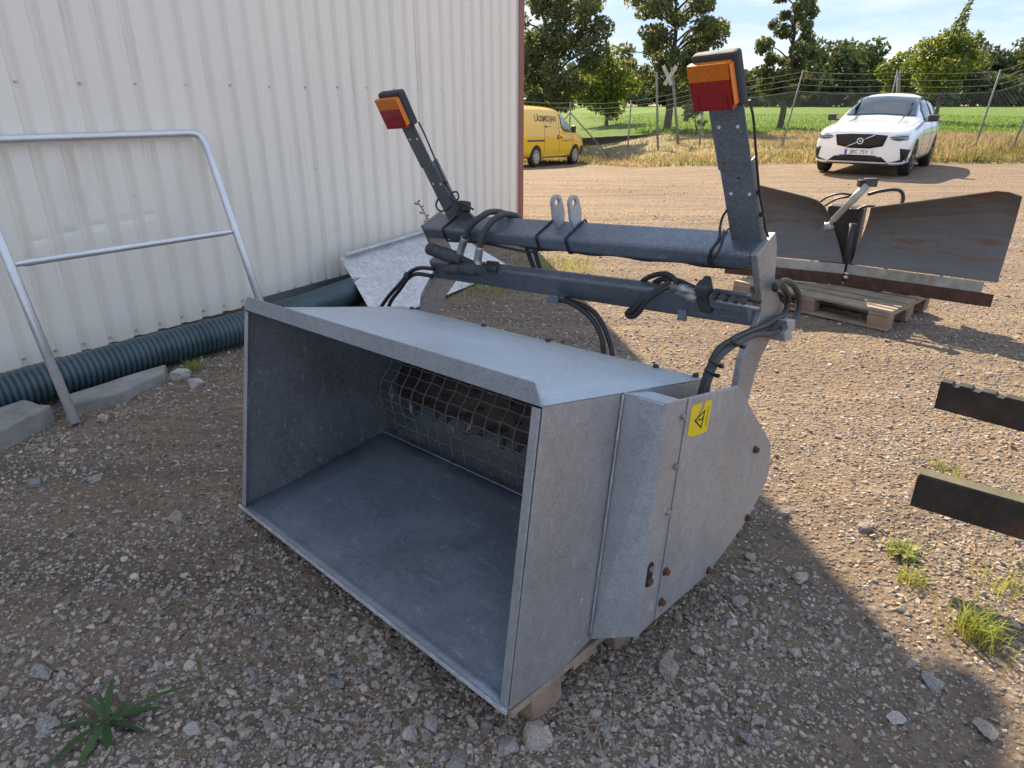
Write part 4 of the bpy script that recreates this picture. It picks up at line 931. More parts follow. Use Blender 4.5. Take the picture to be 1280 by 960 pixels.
# ================================================================== VEHICLES
def loft(stations, name, mat, parent, arches, width_scale=1.0):
    """closed half-profiles mirrored into one body, smoothed, with wheel arches cut out"""
    rows = []
    for (x, yb, zb, ys, zs_, ym, zm, ysh, zsh, yr, zr, zt) in stations:
        half = [(0, zb), (yb * .5, zb), (yb, zb), (ys, zs_), (ym, zm), (ysh, zsh), (yr, zr), (yr * .55, zt - (zt - zr) * .18), (0, zt)]
        full = half + [(-y, z) for y, z in reversed(half[1:-1])]
        rows.append([Vector((x, y, z)) for y, z in full])
    m = len(rows[0]); V = [p for r in rows for p in r]
    Fc = [(i * m + j, (i + 1) * m + j, (i + 1) * m + (j + 1) % m, i * m + (j + 1) % m) for i in range(len(rows) - 1) for j in range(m)]
    for base, flip in ((0, False), ((len(rows) - 1) * m, True)):
        h = m // 2
        for j in range(h):
            qd = [base + j, base + j + 1, base + (m - j - 1) % m, base + (m - j) % m]
            qd = list(dict.fromkeys(qd))
            if len(qd) > 2: Fc.append(tuple(qd if not flip else reversed(qd)))
    me = bpy.data.meshes.new('cage'); me.from_pydata([tuple(v) for v in V], [], Fc); me.update()
    o = bpy.data.objects.new('cage', me); COL.objects.link(o)
    md = o.modifiers.new('s', 'SUBSURF'); md.levels = 2; md.render_levels = 2
    cutters = []
    for (cx, cz, r, w) in arches:
        mb = MB(); mb.cyl((cx, -w, cz), (cx, w, cz), r, 32); c = mb.build('cut', mat); cutters.append(c)
        bm_ = o.modifiers.new('b', 'BOOLEAN'); bm_.object = c; bm_.operation = 'DIFFERENCE'; bm_.solver = 'EXACT'
    dg = bpy.context.evaluated_depsgraph_get(); full = bpy.data.meshes.new_from_object(o.evaluated_get(dg))
    bvh = None
    for mo in list(o.modifiers):
        if mo.type == 'BOOLEAN': o.modifiers.remove(mo)
    dg = bpy.context.evaluated_depsgraph_get(); ev = o.evaluated_get(dg); tm = bpy.data.meshes.new_from_object(ev)
    bvh = BVHTree.FromPolygons([v.co.copy() for v in tm.vertices], [list(p.vertices) for p in tm.polygons])
    for c in cutters: bpy.data.objects.remove(c)
    bpy.data.objects.remove(o)
    full.materials.clear(); full.materials.append(mat)
    for p in full.polygons: p.use_smooth = True
    full.name = name
    body = obj(name, full, parent)
    es = body.modifiers.new('es', 'EDGE_SPLIT'); es.split_angle = math.radians(45)
    return body, bvh
def drape(bvh, top, bot, m, view, off, name, mat, parent, solid=0.004, n_sub=1):
    """patch ruled between two 2-D lines, laid onto the body along the view axis; 'front': (y,z) looking +x; 'side': (x,z) looking from -y"""
    def dens(l):
        out = []
        for a, b in zip(l[:-1], l[1:]):
            for e in range(n_sub): out.append((a[0] + (b[0] - a[0]) * e / n_sub, a[1] + (b[1] - a[1]) * e / n_sub))
        return out + [l[-1]]
    top, bot = dens(top), dens(bot); rows = []
    for j in range(m + 1):
        row = []
        for a, b in zip(top, bot):
            p = (a[0] + (b[0] - a[0]) * j / m, a[1] + (b[1] - a[1]) * j / m)
            if view == 'front': o_, d_ = Vector((-2, p[0], p[1])), Vector((1, 0, 0))
            elif view == 'side': o_, d_ = Vector((p[0], -3, p[1])), Vector((0, 1, 0))
            elif view == 'far': o_, d_ = Vector((p[0], 3, p[1])), Vector((0, -1, 0))
            else: o_, d_ = Vector((p[0], p[1], 4)), Vector((0, 0, -1))
            h, nr, _, _ = bvh.ray_cast(o_, d_)
            if h is None: h, nr, _, _ = bvh.find_nearest(o_ + d_ * 2.5)
            if nr.dot(d_) > 0: nr = -nr
            row.append(h + nr * off)
        rows.append(row)
    mb = MB(); mb.grid(rows, True); return mb.build(name, mat, parent, solid=solid)
def wheel(parent, c, r, w, side, rim_mat, spokes=5):
    c = Vector(c); mb = MB(); prof = [(r * .62, -w / 2 + .01), (r * .80, -w / 2), (r * .95, -w / 2 + .012), (r, -w / 2 + .04), (r, w / 2 - .04), (r * .95, w / 2 - .012), (r * .80, w / 2), (r * .62, w / 2 - .01)]
    n = 36; mb.add([c + Vector((q[0] * math.cos(2 * PI * k / n), q[1], q[0] * math.sin(2 * PI * k / n))) for q in prof for k in range(n)], [(i * n + k, (i + 1) * n + k, (i + 1) * n + (k + 1) % n, i * n + (k + 1) % n) for i in range(len(prof) - 1) for k in range(n)], True)
    wh = mb.build('wheel', M_TYRE, parent)
    mb = MB(); yo = side * (w / 2 - 0.012)
    mb.tube([c + Vector((0, yo - side * .05, 0)), c + Vector((0, yo - side * .045, 0))], r * .63, 28)
    dk = mb.build('brake_disc', M_RIMD, wh)
    mb = MB()
    n = 32
    for ra, rb_, y0_ in ((r * .66, r * .58, 0),):
        mb.add([c + Vector((rr * math.cos(2 * PI * k / n), yo + yy, rr * math.sin(2 * PI * k / n))) for rr, yy in ((ra, 0), (ra, side * .006), (rb_, side * .004), (rb_, -side * .03)) for k in range(n)], [(i * n + k, (i + 1) * n + k, (i + 1) * n + (k + 1) % n, i * n + (k + 1) % n) for i in range(3) for k in range(n)], True)
    for k in range(spokes):
        a = 2 * PI * k / spokes + .3; d = Vector((math.cos(a), 0, math.sin(a))); t_ = Vector((-math.sin(a), 0, math.cos(a)))
        mb.hexa([c + Vector((0, yo - side * .02, 0)) - t_ * .035 + d * .03, c + Vector((0, yo - side * .02, 0)) + t_ * .035 + d * .03, c + Vector((0, yo - side * .02, 0)) + t_ * .03 + d * r * .6, c + Vector((0, yo - side * .02, 0)) - t_ * .03 + d * r * .6, c + Vector((0, yo, 0)) - t_ * .035 + d * .03, c + Vector((0, yo, 0)) + t_ * .035 + d * .03, c + Vector((0, yo + side * .004, 0)) + t_ * .03 + d * r * .6, c + Vector((0, yo + side * .004, 0)) - t_ * .03 + d * r * .6])
    mb.tube([c + Vector((0, yo - side * .02, 0)), c + Vector((0, yo + side * .004, 0))], .06, 14)
    mb.build('rim', rim_mat, wh); return wh
def text_mesh(body, size, mat, name, parent, xform, extrude=0.001):
    cu = bpy.data.curves.new('t', 'FONT'); cu.body = body; cu.size = size; cu.extrude = extrude; cu.align_x = 'CENTER'; cu.align_y = 'CENTER'; cu.offset = size * 0.004
    o = bpy.data.objects.new('t', cu); COL.objects.link(o); dg = bpy.context.evaluated_depsgraph_get(); me = bpy.data.meshes.new_from_object(o.evaluated_get(dg))
    bpy.data.objects.remove(o)
    for v in me.vertices: v.co = xform(v.co)
    me.materials.clear(); me.materials.append(mat); me.name = name; return obj(name, me, parent)

# --- white SUV, nose towards the machine
cr = Vector((0.60, 0.80, 0)).normalized()               # rearwards
fw = gnd(1131, 219)                                     # its left front wheel on the ground
cl_ = Vector((-cr.y, cr.x, 0))                          # car's right-hand side (picture left)
org = fw - cr * 0.87 + cl_ * 0.84
zc = (float(gz(org.x, org.y)) + float(gz(fw.x, fw.y))) / 2
suv = thing('parked_suv', 'white SUV with black grille and ring badge parked facing the machine', 'car', Matrix(((cr.x, cl_.x, 0, org.x), (cr.y, cl_.y, 0, org.y), (0, 0, 1, zc), (0, 0, 0, 1))))
ST = [(0.00, .55, .30, .62, .36, .70, .56, .66, .78, .56, .84, .86), (0.05, .72, .25, .80, .32, .85, .56, .80, .82, .66, .90, .925), (0.20, .82, .22, .90, .30, .935, .58, .89, .87, .74, .955, .985),
      (0.55, .85, .21, .92, .31, .95, .62, .92, .92, .77, 1.005, 1.045), (1.15, .85, .2, .92, .32, .945, .64, .925, .97, .80, 1.05, 1.10), (1.52, .85, .2, .92, .32, .945, .65, .93, 1.00, .79, 1.10, 1.155),
      (1.90, .85, .2, .92, .32, .945, .65, .935, 1.01, .72, 1.34, 1.40), (2.32, .85, .2, .92, .32, .945, .65, .935, 1.02, .65, 1.55, 1.625), (2.9, .85, .2, .92, .32, .945, .65, .935, 1.03, .645, 1.585, 1.66),
      (3.7, .85, .2, .92, .32, .95, .66, .935, 1.05, .63, 1.55, 1.63), (4.25, .84, .24, .91, .34, .94, .68, .92, 1.07, .62, 1.46, 1.55), (4.52, .80, .28, .87, .38, .91, .7, .87, 1.08, .70, 1.16, 1.22), (4.66, .72, .34, .80, .42, .84, .7, .80, 1.0, .64, 1.06, 1.08), (4.69, .6, .4, .68, .46, .72, .7, .68, .95, .52, 1.0, 1.02)]
body, bvh = loft(ST, 'body', M_CARW, suv, [(0.87, 0.345, 0.405, 1.2), (3.735, 0.345, 0.405, 1.2)])
for cx in (0.87, 3.735):
    for sy in (-1, 1): wheel(suv, (cx, sy * 0.815, 0.362), 0.362, 0.235, sy, M_RIMD)
mb = MB(); mb.box((2.3, 0, 0.42), (4.0, 1.25, 0.36)); mb.build('underbody', M_BLACK, suv)
D = lambda top, bot, m, view, nm, mt, off=0.006, par=suv, ns=4: drape(bvh, top, bot, m, view, off, nm, mt, par, 0.004, ns)
g = D([(-.50, .825), (-.2, .845), (.2, .845), (.50, .825)], [(-.44, .615), (-.2, .565), (.2, .565), (.44, .615)], 4, 'front', 'grille', M_GRILLE, 0.008)
D([(-.92, .56), (-.76, .58)], [(-.90, .44), (-.80, .36)], 3, 'front', 'side_intake', M_GRILLE); D([(.76, .58), (.92, .56)], [(.80, .36), (.90, .44)], 3, 'front', 'side_intake', M_GRILLE)
D([(-.90, .44), (-.80, .36)], [(-.88, .32), (-.62, .305)], 2, 'front', 'side_intake', M_GRILLE); D([(.80, .36), (.90, .44)], [(.62, .305), (.88, .32)], 2, 'front', 'side_intake', M_GRILLE)
D([(-.46, .42), (-.2, .43), (.2, .43), (.46, .42)], [(-.60, .265), (-.3, .25), (.3, .25), (.60, .265)], 3, 'front', 'lower_intake', M_GRILLE)
for s_ in (-1, 1):
    t_, b_ = [(s_ * .53, .80), (s_ * .68, .845), (s_ * .86, .875)], [(s_ * .56, .755), (s_ * .70, .72), (s_ * .86, .745)]
    if s_ > 0: t_, b_ = t_, b_
    hl = D(t_ if s_ < 0 else list(reversed(t_)), b_ if s_ < 0 else list(reversed(b_)), 2, 'front', 'headlight', M_LAMP, 0.008)
    t_, b_ = [(s_ * .56, .800), (s_ * .84, .815)], [(s_ * .56, .786), (s_ * .84, .792)]
    D(t_, b_, 1, 'front', 'lamp_bar', M_BLACK, 0.014, hl)
    t_, b_ = [(s_ * .60, .778), (s_ * .80, .770)], [(s_ * .60, .745), (s_ * .80, .745)]
    D(t_, b_, 1, 'front', 'lamp_lens', M_GLASS, 0.014, hl)
    t_, b_ = [(s_ * .36, .425), (s_ * .47, .425), (s_ * .63, .295), (s_ * .90, .325)], [(s_ * .36, .405), (s_ * .45, .405), (s_ * .62, .27), (s_ * .90, .30)]
    D(t_, b_, 1, 'front', 'bumper_trim', M_CARW, 0.02)
# badge: ring with a diagonal bar
gx_ = -0.012
def gp(y, z, o=0.0):
    h, nr, _, _ = bvh.ray_cast(Vector((-2, y, z)), Vector((1, 0, 0))); return Vector((h.x - 0.020 - o, y, z))
mb = MB(); mb.tube([gp(.055 * math.cos(a), .705 + .055 * math.sin(a)) for a in np.linspace(0, 2 * PI, 25)], 0.012, 8); mb.tube([gp(.022 * math.cos(a), .705 + .010 * math.sin(a)) for a in np.linspace(0, 2 * PI, 9)], 0.008, 6); bd_ = mb.build('badge', M_CHROME, g)
mb = MB(); mb.tube([gp(.27, .575), gp(.16, .63), gp(.065, .675)], 0.011, 6); mb.build('diagonal_bar', M_CHROME, g)
mb = MB(); mb.tube([gp(-.065, .735), gp(-.16, .78), gp(-.27, .832)], 0.011, 6); mb.build('diagonal_bar', M_CHROME, g)
mb = MB(); xp = gp(0, .50).x - 0.02; mb.box((xp, 0, .490), (0.012, 0.52, 0.112)); npl = mb.build('number_plate', M_PLATE, suv, bevel=0.002)
mb = MB(); mb.box((xp - 0.0075, 0.237, .490), (0.003, 0.042, 0.106)); mb.build('blue_band', M_BLUE, npl)
text_mesh('JBC 75Y', 0.105, M_INK, 'plate_characters', npl, lambda c: Vector((xp - 0.0068 - c.z, -0.02 - c.x * 1.0, .490 + c.y)))
# glass
D([(-.60, 1.545), (0, 1.575), (.60, 1.545)], [(-.715, 1.165), (0, 1.20), (.715, 1.165)], 16, 'front', 'windscreen', M_GLASS, 0.016, suv, 8)
for vw, sy in (('side', -1),):
    D([(1.96, 1.30), (2.35, 1.50), (2.78, 1.535)], [(1.78, 1.085), (2.3, 1.09), (2.78, 1.10)], 4, 'side', 'front_door_window', M_GLASS)
    D([(2.86, 1.54), (3.3, 1.535), (3.62, 1.50)], [(2.86, 1.10), (3.3, 1.11), (3.66, 1.13)], 4, 'side', 'rear_door_window', M_GLASS)
    D([(3.72, 1.49), (4.05, 1.42)], [(3.74, 1.15), (4.22, 1.22)], 3, 'side', 'quarter_window', M_GLASS)
    for a in ((1.60, 1.62), (2.80, 2.83), (3.70, 3.68)):
        D([(a[0] - .004, 1.06), (a[0] + .004, 1.06)], [(a[1] - .004, .36), (a[1] + .004, .36)], 6, 'side', 'door_gap', M_BLACK, 0.002)
    D([(1.35, .345), (3.3, .345)], [(1.35, .25), (3.3, .25)], 2, 'side', 'sill_trim', M_BLACK, 0.006, suv, 8)
    for a in (2.60, 3.50): D([(a, .93), (a + .18, .93)], [(a, .905), (a + .18, .905)], 1, 'side', 'door_handle', M_CARW, 0.02)
    for yr_ in (-.60, .60):
        rp = []
        for xx in (2.15, 2.3, 2.6, 2.9, 3.3, 3.7, 3.95):
            h_, _, _, _ = bvh.ray_cast(Vector((xx, yr_, 4)), Vector((0, 0, -1))); rp.append(h_ + Vector((0, 0, .022 if 2.2 < xx < 3.9 else .0)))
        mb = MB(); mb.tube(smooth_line(rp, 3), 0.014, 6); mb.build('roof_rail', M_BLACK, suv)
for sy in (-1, 1):
    mb = MB(); c = Vector((1.82, sy * 1.03, 1.125)); mb.add([c + Vector((dx * .09, dy * .115, dz * .085)) for dx, dy, dz in ((-1, -.8, -.6), (-1, .8, -.8), (-1, .8, .8), (-1, -.8, .8), (1, -.9, -.7), (1, .9, -.9), (1, .9, .9), (1, -.9, .9))], [(0, 1, 2, 3), (7, 6, 5, 4), (0, 4, 5, 1), (1, 5, 6, 2), (2, 6, 7, 3), (3, 7, 4, 0)])
    mb.box((1.84, sy * 0.93, 1.07), (0.06, 0.16, 0.03)); mb.build('door_mirror', M_BLACK, suv, bevel=0.03, seg=3)
for yk in (-.42, .42):      # bonnet creases
    D([(1.45, yk * 1.45), (.9, yk * 1.35), (.35, yk * 1.1)], [(1.45, yk * 1.45 + .012), (.9, yk * 1.35 + .012), (.35, yk * 1.1 + .012)], 1, 'top', 'bonnet_crease', M_CARW, 0.004)
D([(1.50, .80), (.9, .80), (.3, .70)], [(1.50, .806), (.9, .806), (.3, .706)], 1, 'top', 'bonnet_gap', M_BLACK, 0.002); D([(1.50, -.806), (.9, -.806), (.3, -.706)], [(1.50, -.80), (.9, -.80), (.3, -.70)], 1, 'top', 'bonnet_gap', M_BLACK, 0.002)

# --- yellow van behind the shed corner
vf = gnd(716, 203.5, -0.55); vr = Vector((vf.x - 1.44, vf.y - 2.30, 0)); vd = (Vector((vf.x, vf.y, 0)) - vr).normalized()
vx = -vd; vy = Vector((-vx.y, vx.x, 0))
vo = Vector((vf.x, vf.y, 0)) - vx * 0.80 - vy * 0.76      # front bumper centre; the side seen is local -y or +y
zf_, zr_ = float(gz(vf.x, vf.y)), float(gz(vr.x, vr.y))
slope = math.atan2(zr_ - zf_, 2.725)
v_m = Matrix(((vx.x, vy.x, 0, vo.x), (vx.y, vy.y, 0, vo.y), (0, 0, 1, zf_ - 0.8 * math.sin(slope)), (0, 0, 0, 1))) @ Matrix.Rotation(-slope, 4, 'Y')
van = thing('parked_van', 'yellow locksmith van parked beyond the red-brown shed corner', 'van', v_m)
SV = [(0.00, .50, .32, .58, .38, .64, .55, .60, .72, .50, .78, .80), (0.06, .66, .26, .72, .34, .77, .58, .74, .82, .60, .90, .93), (0.25, .74, .24, .80, .34, .835, .60, .80, .94, .66, 1.02, 1.06), (0.7, .76, .24, .82, .34, .845, .64, .82, 1.04, .72, 1.14, 1.19),
      (1.02, .76, .24, .82, .34, .845, .66, .825, 1.07, .73, 1.26, 1.33), (1.45, .76, .24, .82, .34, .845, .66, .83, 1.10, .70, 1.60, 1.68), (1.85, .76, .24, .82, .34, .845, .66, .83, 1.12, .69, 1.76, 1.82), (2.5, .76, .24, .82, .34, .845, .68, .835, 1.14, .70, 1.80, 1.86),
      (3.4, .76, .24, .82, .34, .845, .68, .835, 1.14, .70, 1.80, 1.86), (4.15, .75, .26, .81, .36, .84, .68, .83, 1.14, .69, 1.78, 1.84), (4.36, .70, .3, .78, .4, .81, .7, .80, 1.14, .67, 1.70, 1.76), (4.40, .6, .36, .68, .44, .72, .7, .70, 1.1, .60, 1.62, 1.68)]
body, bvhv = loft(SV, 'body', M_VANY, van, [(0.80, 0.31, 0.365, 1.2), (3.525, 0.31, 0.365, 1.2)])
for cx in (0.80, 3.525):
    for sy in (-1, 1): wheel(van, (cx, sy * 0.745, 0.315), 0.315, 0.19, sy, M_RIM, 9)
mb = MB(); mb.box((2.2, 0, 0.42), (3.8, 1.1, 0.30)); mb.build('underbody', M_BLACK, van)
DV = lambda top, bot, m, view, nm, mt, off=0.006, ns=4, par=van: drape(bvhv, top, bot, m, view, off, nm, mt, par, 0.004, ns)
DV([(1.13, 1.18), (1.38, 1.44), (1.66, 1.60), (1.90, 1.64)], [(1.16, 1.08), (1.40, 1.07), (1.66, 1.10), (1.88, 1.20)], 4, 'far', 'window_seal', M_BLACK, 0.005)
DV([(1.20, 1.19), (1.42, 1.42), (1.66, 1.55), (1.86, 1.59)], [(1.21, 1.11), (1.42, 1.10), (1.66, 1.13), (1.84, 1.22)], 4, 'far', 'door_window', M_GLASSL, 0.011)
DV([(-.58, 1.55), (0, 1.60), (.58, 1.55)], [(-.70, 1.20), (0, 1.24), (.70, 1.20)], 6, 'front', 'windscreen', M_GLASS)
for a, b_ in ((1.02, 1.04), (2.02, 2.02), (3.02, 3.02)): DV([(a - .006, 1.70 if a > 1.5 else 1.12), (a + .006, 1.70 if a > 1.5 else 1.12)], [(b_ - .006, .36), (b_ + .006, .36)], 8, 'far', 'door_gap', M_BLACK, 0.002)
DV([(3.05, .83), (4.1, .83)], [(3.05, .785), (4.1, .785)], 1, 'far', 'sliding_rail', M_BLACK, 0.008, 8)
for (xa, xb_, za, zb_) in ((1.86, 1.95, .93, .87), (2.10, 2.16, .98, .84)): DV([(xa, za), (xb_, za)], [(xa, zb_), (xb_, zb_)], 1, 'far', 'door_handle', M_BLACK, 0.02, 2)
DV([(1.12, .80), (1.86, .80)], [(1.16, .785), (1.86, .785)], 1, 'far', 'side_print', M_INK, 0.004, 6)
DV([(-.62, .58), (0, .60), (.62, .58)], [(-.60, .30), (0, .28), (.60, .30)], 4, 'front', 'bumper', M_BLACK, 0.012, 6)
DV([(0.05, .62), (0.20, .64), (0.42, .60)], [(0.06, .32), (0.20, .30), (0.42, .32)], 3, 'far', 'bumper_corner', M_BLACK, 0.010, 4)
DV([(1.3, .36), (3.1, .36)], [(1.3, .27), (3.1, .27)], 2, 'far', 'sill', M_VANY, 0.012, 8)
for s_ in (-1, 1): DV([(s_ * .50, .86), (s_ * .70, .95)], [(s_ * .50, .74), (s_ * .70, .74)], 3, 'front', 'headlight', M_LAMP, 0.008, 3)
DV([(.12, .98), (.34, 1.02)], [(.10, .80), (.30, .84)], 2, 'far', 'headlight', M_LAMP, 0.008, 3)
mb = MB(); mb.box((1.30, 0.98, 1.16), (0.10, 0.16, 0.22)); mb.box((1.30, 0.90, 1.10), (0.05, 0.12, 0.04)); mb.build('door_mirror', M_BLACK, van, bevel=0.03)
def on_van(cx, cz, sx=1.0):
    def fx(c):
        x, z = cx + c.x * sx, cz + c.y
        h, nr, _, _ = bvhv.ray_cast(Vector((x, 3, z)), Vector((0, -1, 0)))
        return (h if h is not None else Vector((x, .84, z))) + Vector((0, 0.006 + c.z, 0))
    return fx
text_mesh('LÅSSMEDJAN', 0.245, M_INK, 'side_lettering', van, lambda c: on_van(2.88, 1.46)(Vector((-c.x, c.y, c.z))))
DV([(2.86, 1.245), (2.92, 1.265), (2.98, 1.245)], [(2.86, 1.215), (2.92, 1.195), (2.98, 1.215)], 2, 'far', 'key_print', M_INK, 0.004, 2)
DV([(2.55, 1.238), (2.87, 1.238)], [(2.55, 1.224), (2.87, 1.224)], 1, 'far', 'key_print', M_INK, 0.004, 3)
#@@SECTION4

# ================================================================== FENCE, POLES
def fpt(px, depth, z):           # ground position under a picture column at a given distance
    k = depth; return Vector(((px - 640) / F_PX * (k * math.cos(PITCH) + (CAM_H - z) * math.sin(PITCH)), k, z))
fence = thing('chain_link_fence', 'chain link fence with grey posts and barbed wire along the dry grass verge', 'fence', place((5, 24, -0.4)))
posts = []
for (px, dist, hgt, lean) in ((640, 27.2, 2.15, 0.0), (711, 26.6, 2.05, 0.02), (785, 25.6, 2.05, 0.01), (874, 25.2, 2.05, 0.0), (976, 23.2, 2.35, 0.34), (1098, 22.6, 2.30, 0.10), (1216, 21.6, 2.30, 0.20), (1262, 20.6, 2.85, 0.42), (1345, 20.0, 2.4, 0.1)):
    b = fpt(px, dist, 0); b.z = float(gz(b.x, b.y)) + 0.02; posts.append((b, b + Vector((lean, 0, hgt)), px))
for b, t_, px in posts:
    mb = MB(); mb.tube([b - Vector((0, 0, .3)), b, t_], [.028, .028, .026], 8); mb.build('post', M_POST, fence, world=True)
for sx in (-1.5, 1.7):
    b, t_, _ = posts[1]; mb = MB(); e_ = b + Vector((sx, 0.1, 0)); e_.z = float(gz(e_.x, e_.y)); mb.tube([e_, b + (t_ - b) * .82], 0.026, 8); mb.build('brace', M_POST, fence, world=True)
for hfrac in (0.74, 0.82, 0.90, 0.98):
    for (b0, t0, _), (b1, t1, _) in zip(posts[:-1], posts[1:]):
        A, B = b0.lerp(t0, hfrac), b1.lerp(t1, hfrac); mb = MB(); mb.tube([A.lerp(B, i / 8) - Vector((0, 0, 0.05 * math.sin(PI * i / 8))) for i in range(9)], 0.0045, 4); mb.build('barbed_wire', M_WIRE, fence, world=True)
Vn, Fn = [], []
for k_, ((b0, t0, _), (b1, t1, _)) in enumerate(zip(posts[:-1], posts[1:])):
    span = (b1 - b0).length; hh = 1.5; stp = 0.085
    for sgn in (-1, 1):
        for i in range(int((span + hh) / stp)):
            u0 = i * stp - (hh if sgn > 0 else 0); u1 = u0 + sgn * hh if sgn > 0 else u0 - hh
            za, zb_ = 0.0, 1.0
            if u0 == u1: continue
            # clip to the bay
            def clip(u): return (u - u0) / (u1 - u0)
            lo_, hi_ = 0.0, 1.0
            for lim in (0.0, span):
                f = clip(lim)
                if (u1 > u0) == (lim == 0.0): lo_ = max(lo_, f)
                else: hi_ = min(hi_, f)
            if hi_ <= lo_: continue
            P = []
            for f in (lo_, hi_):
                u = u0 + (u1 - u0) * f; c = u / span; base = b0.lerp(b1, c); top = t0.lerp(t1, c) ; P.append(base + (top - base) * (0.05 + 0.69 * f))
            w = Vector((0.0035, 0, 0)); o_ = len(Vn); Vn += [P[0] - w, P[0] + w, P[1] + w, P[1] - w]; Fn.append((o_, o_ + 1, o_ + 2, o_ + 3))
mi = MW[fence.name].inverted(); Vn = np.array([tuple(mi @ v) for v in Vn]); 
stuff(np_mesh('wire_mesh', Vn, np.array(Fn), M_WIRE, parent=fence))
def pole(name, label, px, dist, top_px, r, cross=False):
    b = fpt(px, dist, 0); b.z = float(gz(b.x, b.y)); t_ = hit(top_px[0], top_px[1], b, Vector((0, 1, 0)))
    th = thing(name, label, 'pole', place(b)); mb = MB(); mb.tube([b - Vector((0, 0, .3)), t_], [r, r * .85], 8); mb.build('shaft', M_POST, th, world=True)
    if cross:
        for a, s_ in ((0.55, 1), (-0.5, -1)):
            d = Vector((math.sin(a), 0, math.cos(a))); mb = MB(); mb.box(t_ + Vector((-0.10, -0.07, -0.28)) + Vector((0.06 * s_, 0.012 * s_, 0)), (0.13, 0.018, 0.75), (Vector((d.z, 0, -d.x)), Vector((0, 1, 0)), d)); mb.build('cross_board', M_PLOW_STRIP, th, world=True)
    return th
pole('fence_pole', 'slim grey pole with crossed pale boards at its top behind the fence', 850, 27.5, (840, 84), 0.055, True)
pole('fence_pole', 'plain upright grey pole beside the pole with crossed boards', 824, 27.0, (821, 90), 0.045)
pole('fence_pole', 'broad square-topped grey pole standing behind the white car', 1120, 24.5, (1124, 90), 0.07)

# ================================================================== TREES
def leaf_cloud(clumps, n, size, cols, droop=0.3):
    C = np.array([c[:3] for c in clumps]); R = np.array([c[3:6] for c in clumps]); wts = R.prod(1) ** 0.75; wts /= wts.sum()
    k = npr.choice(len(clumps), n, p=wts); d = npr.normal(size=(n, 3)); d /= np.linalg.norm(d, axis=1)[:, None]
    rad = npr.random(n) ** 0.42
    P = C[k] + d * rad[:, None] * R[k]
    u = npr.normal(size=(n, 3)); u /= np.linalg.norm(u, axis=1)[:, None]
    w = np.cross(u, npr.normal(size=(n, 3))); w /= np.linalg.norm(w, axis=1)[:, None]
    s = size * npr.uniform(0.6, 1.35, n)[:, None]
    u = u * s * 0.62; w = w * s * 0.36
    V = np.stack([P - u, P + w, P + u, P - w], 1).reshape(-1, 3); Fc = np.arange(4 * n).reshape(-1, 4)
    cl_tone = npr.uniform(0.0, 1.0, len(clumps))[k] * 0.5 + npr.random(n) * 0.5
    c0, c1 = np.array(cols[0]), np.array(cols[1]); col = c0 + (c1 - c0) * cl_tone[:, None]
    return V, Fc, np.repeat(col, 4, 0)
def tree(name, label, base, height, clumps, n, size, cols, trunk_r, group=None, mat=M_LEAF):
    th = thing(name, label, 'tree', place(base), group); b = Vector(base)
    V, Fc, col = leaf_cloud(clumps, n, size, cols)
    np_mesh('crown', V, Fc, mat, col, th)
    mb = MB(); tp = Vector((0, 0, 0)); pts = [Vector((0.06 * math.sin(i * 1.7), 0.05 * math.cos(i * 2.1), height * .86 * i / 8)) for i in range(9)]
    pts[0].z = -0.2; mb.tube(pts, [trunk_r * (1.25 - 1.12 * (i / 8)) for i in range(9)], 9); mb.build('trunk', M_BARK, th)
    for c in clumps:
        cc = Vector(c[:3]); hz = max(0.15 * height, min(cc.z - 0.35 * math.hypot(cc.x, cc.y) - 0.2, height * .8)); s_ = Vector((0, 0, hz))
        mb = MB(); mb.tube(smooth_line([s_, s_.lerp(cc, .5) + Vector((0, 0, .12 * (cc - s_).length)), cc], 3), [trunk_r * .32, trunk_r * .28, trunk_r * .25, trunk_r * .2, trunk_r * .15, trunk_r * .1, trunk_r * .05], 6); mb.build('limb', M_BARK, th)
    return th
def crown(w, h0, h1, n, shape, rs, jit=0.25):
    out = []
    for i in range(n):
        t = (i + 0.5) / n; z = h0 + (h1 - h0) * t; r = w * shape(t); a = i * 2.399 + rnd.uniform(-.4, .4); rr = r * rnd.uniform(0.35, 0.95)
        cr_ = rs * rnd.uniform(0.7, 1.3) * (0.55 + 0.6 * shape(t)); out.append((rr * math.cos(a), rr * math.sin(a), z + rnd.uniform(-jit, jit), cr_, cr_, cr_ * rnd.uniform(0.6, 0.9)))
    return out
oval = lambda t: max(0.12, math.sin(PI * (0.12 + 0.80 * t)) ** 0.8)
cone = lambda t: max(0.10, (1 - t) ** 0.75 * min(1, 0.5 + 3 * t))
DG = ((0.050, 0.068, 0.028), (0.150, 0.172, 0.076)); MG = ((0.062, 0.082, 0.034), (0.180, 0.195, 0.088)); LG = ((0.060, 0.095, 0.020), (0.165, 0.190, 0.045))
def tb(px, dist): b = fpt(px, dist, 0); b.z = float(gz(b.x, b.y)) + 0.06; return b
tree('leafy_tree', 'tall dark broad tree standing close behind the yellow van', tb(692, 37), 9.2, crown(2.5, 1.6, 8.8, 52, oval, 0.62), 16000, 0.17, DG, 0.20)
tree('leafy_tree', 'wide airy tree behind the pole with crossed boards', tb(833, 37.5), 8.6, crown(3.0, 1.7, 8.0, 54, oval, 0.56), 14500, 0.17, MG, 0.17)
tree('leafy_tree', 'slender tapering tree standing alone at the edge of the green field', tb(974, 38), 8.4, crown(2.1, 1.6, 8.2, 46, cone, 0.48), 11000, 0.16, DG, 0.14)
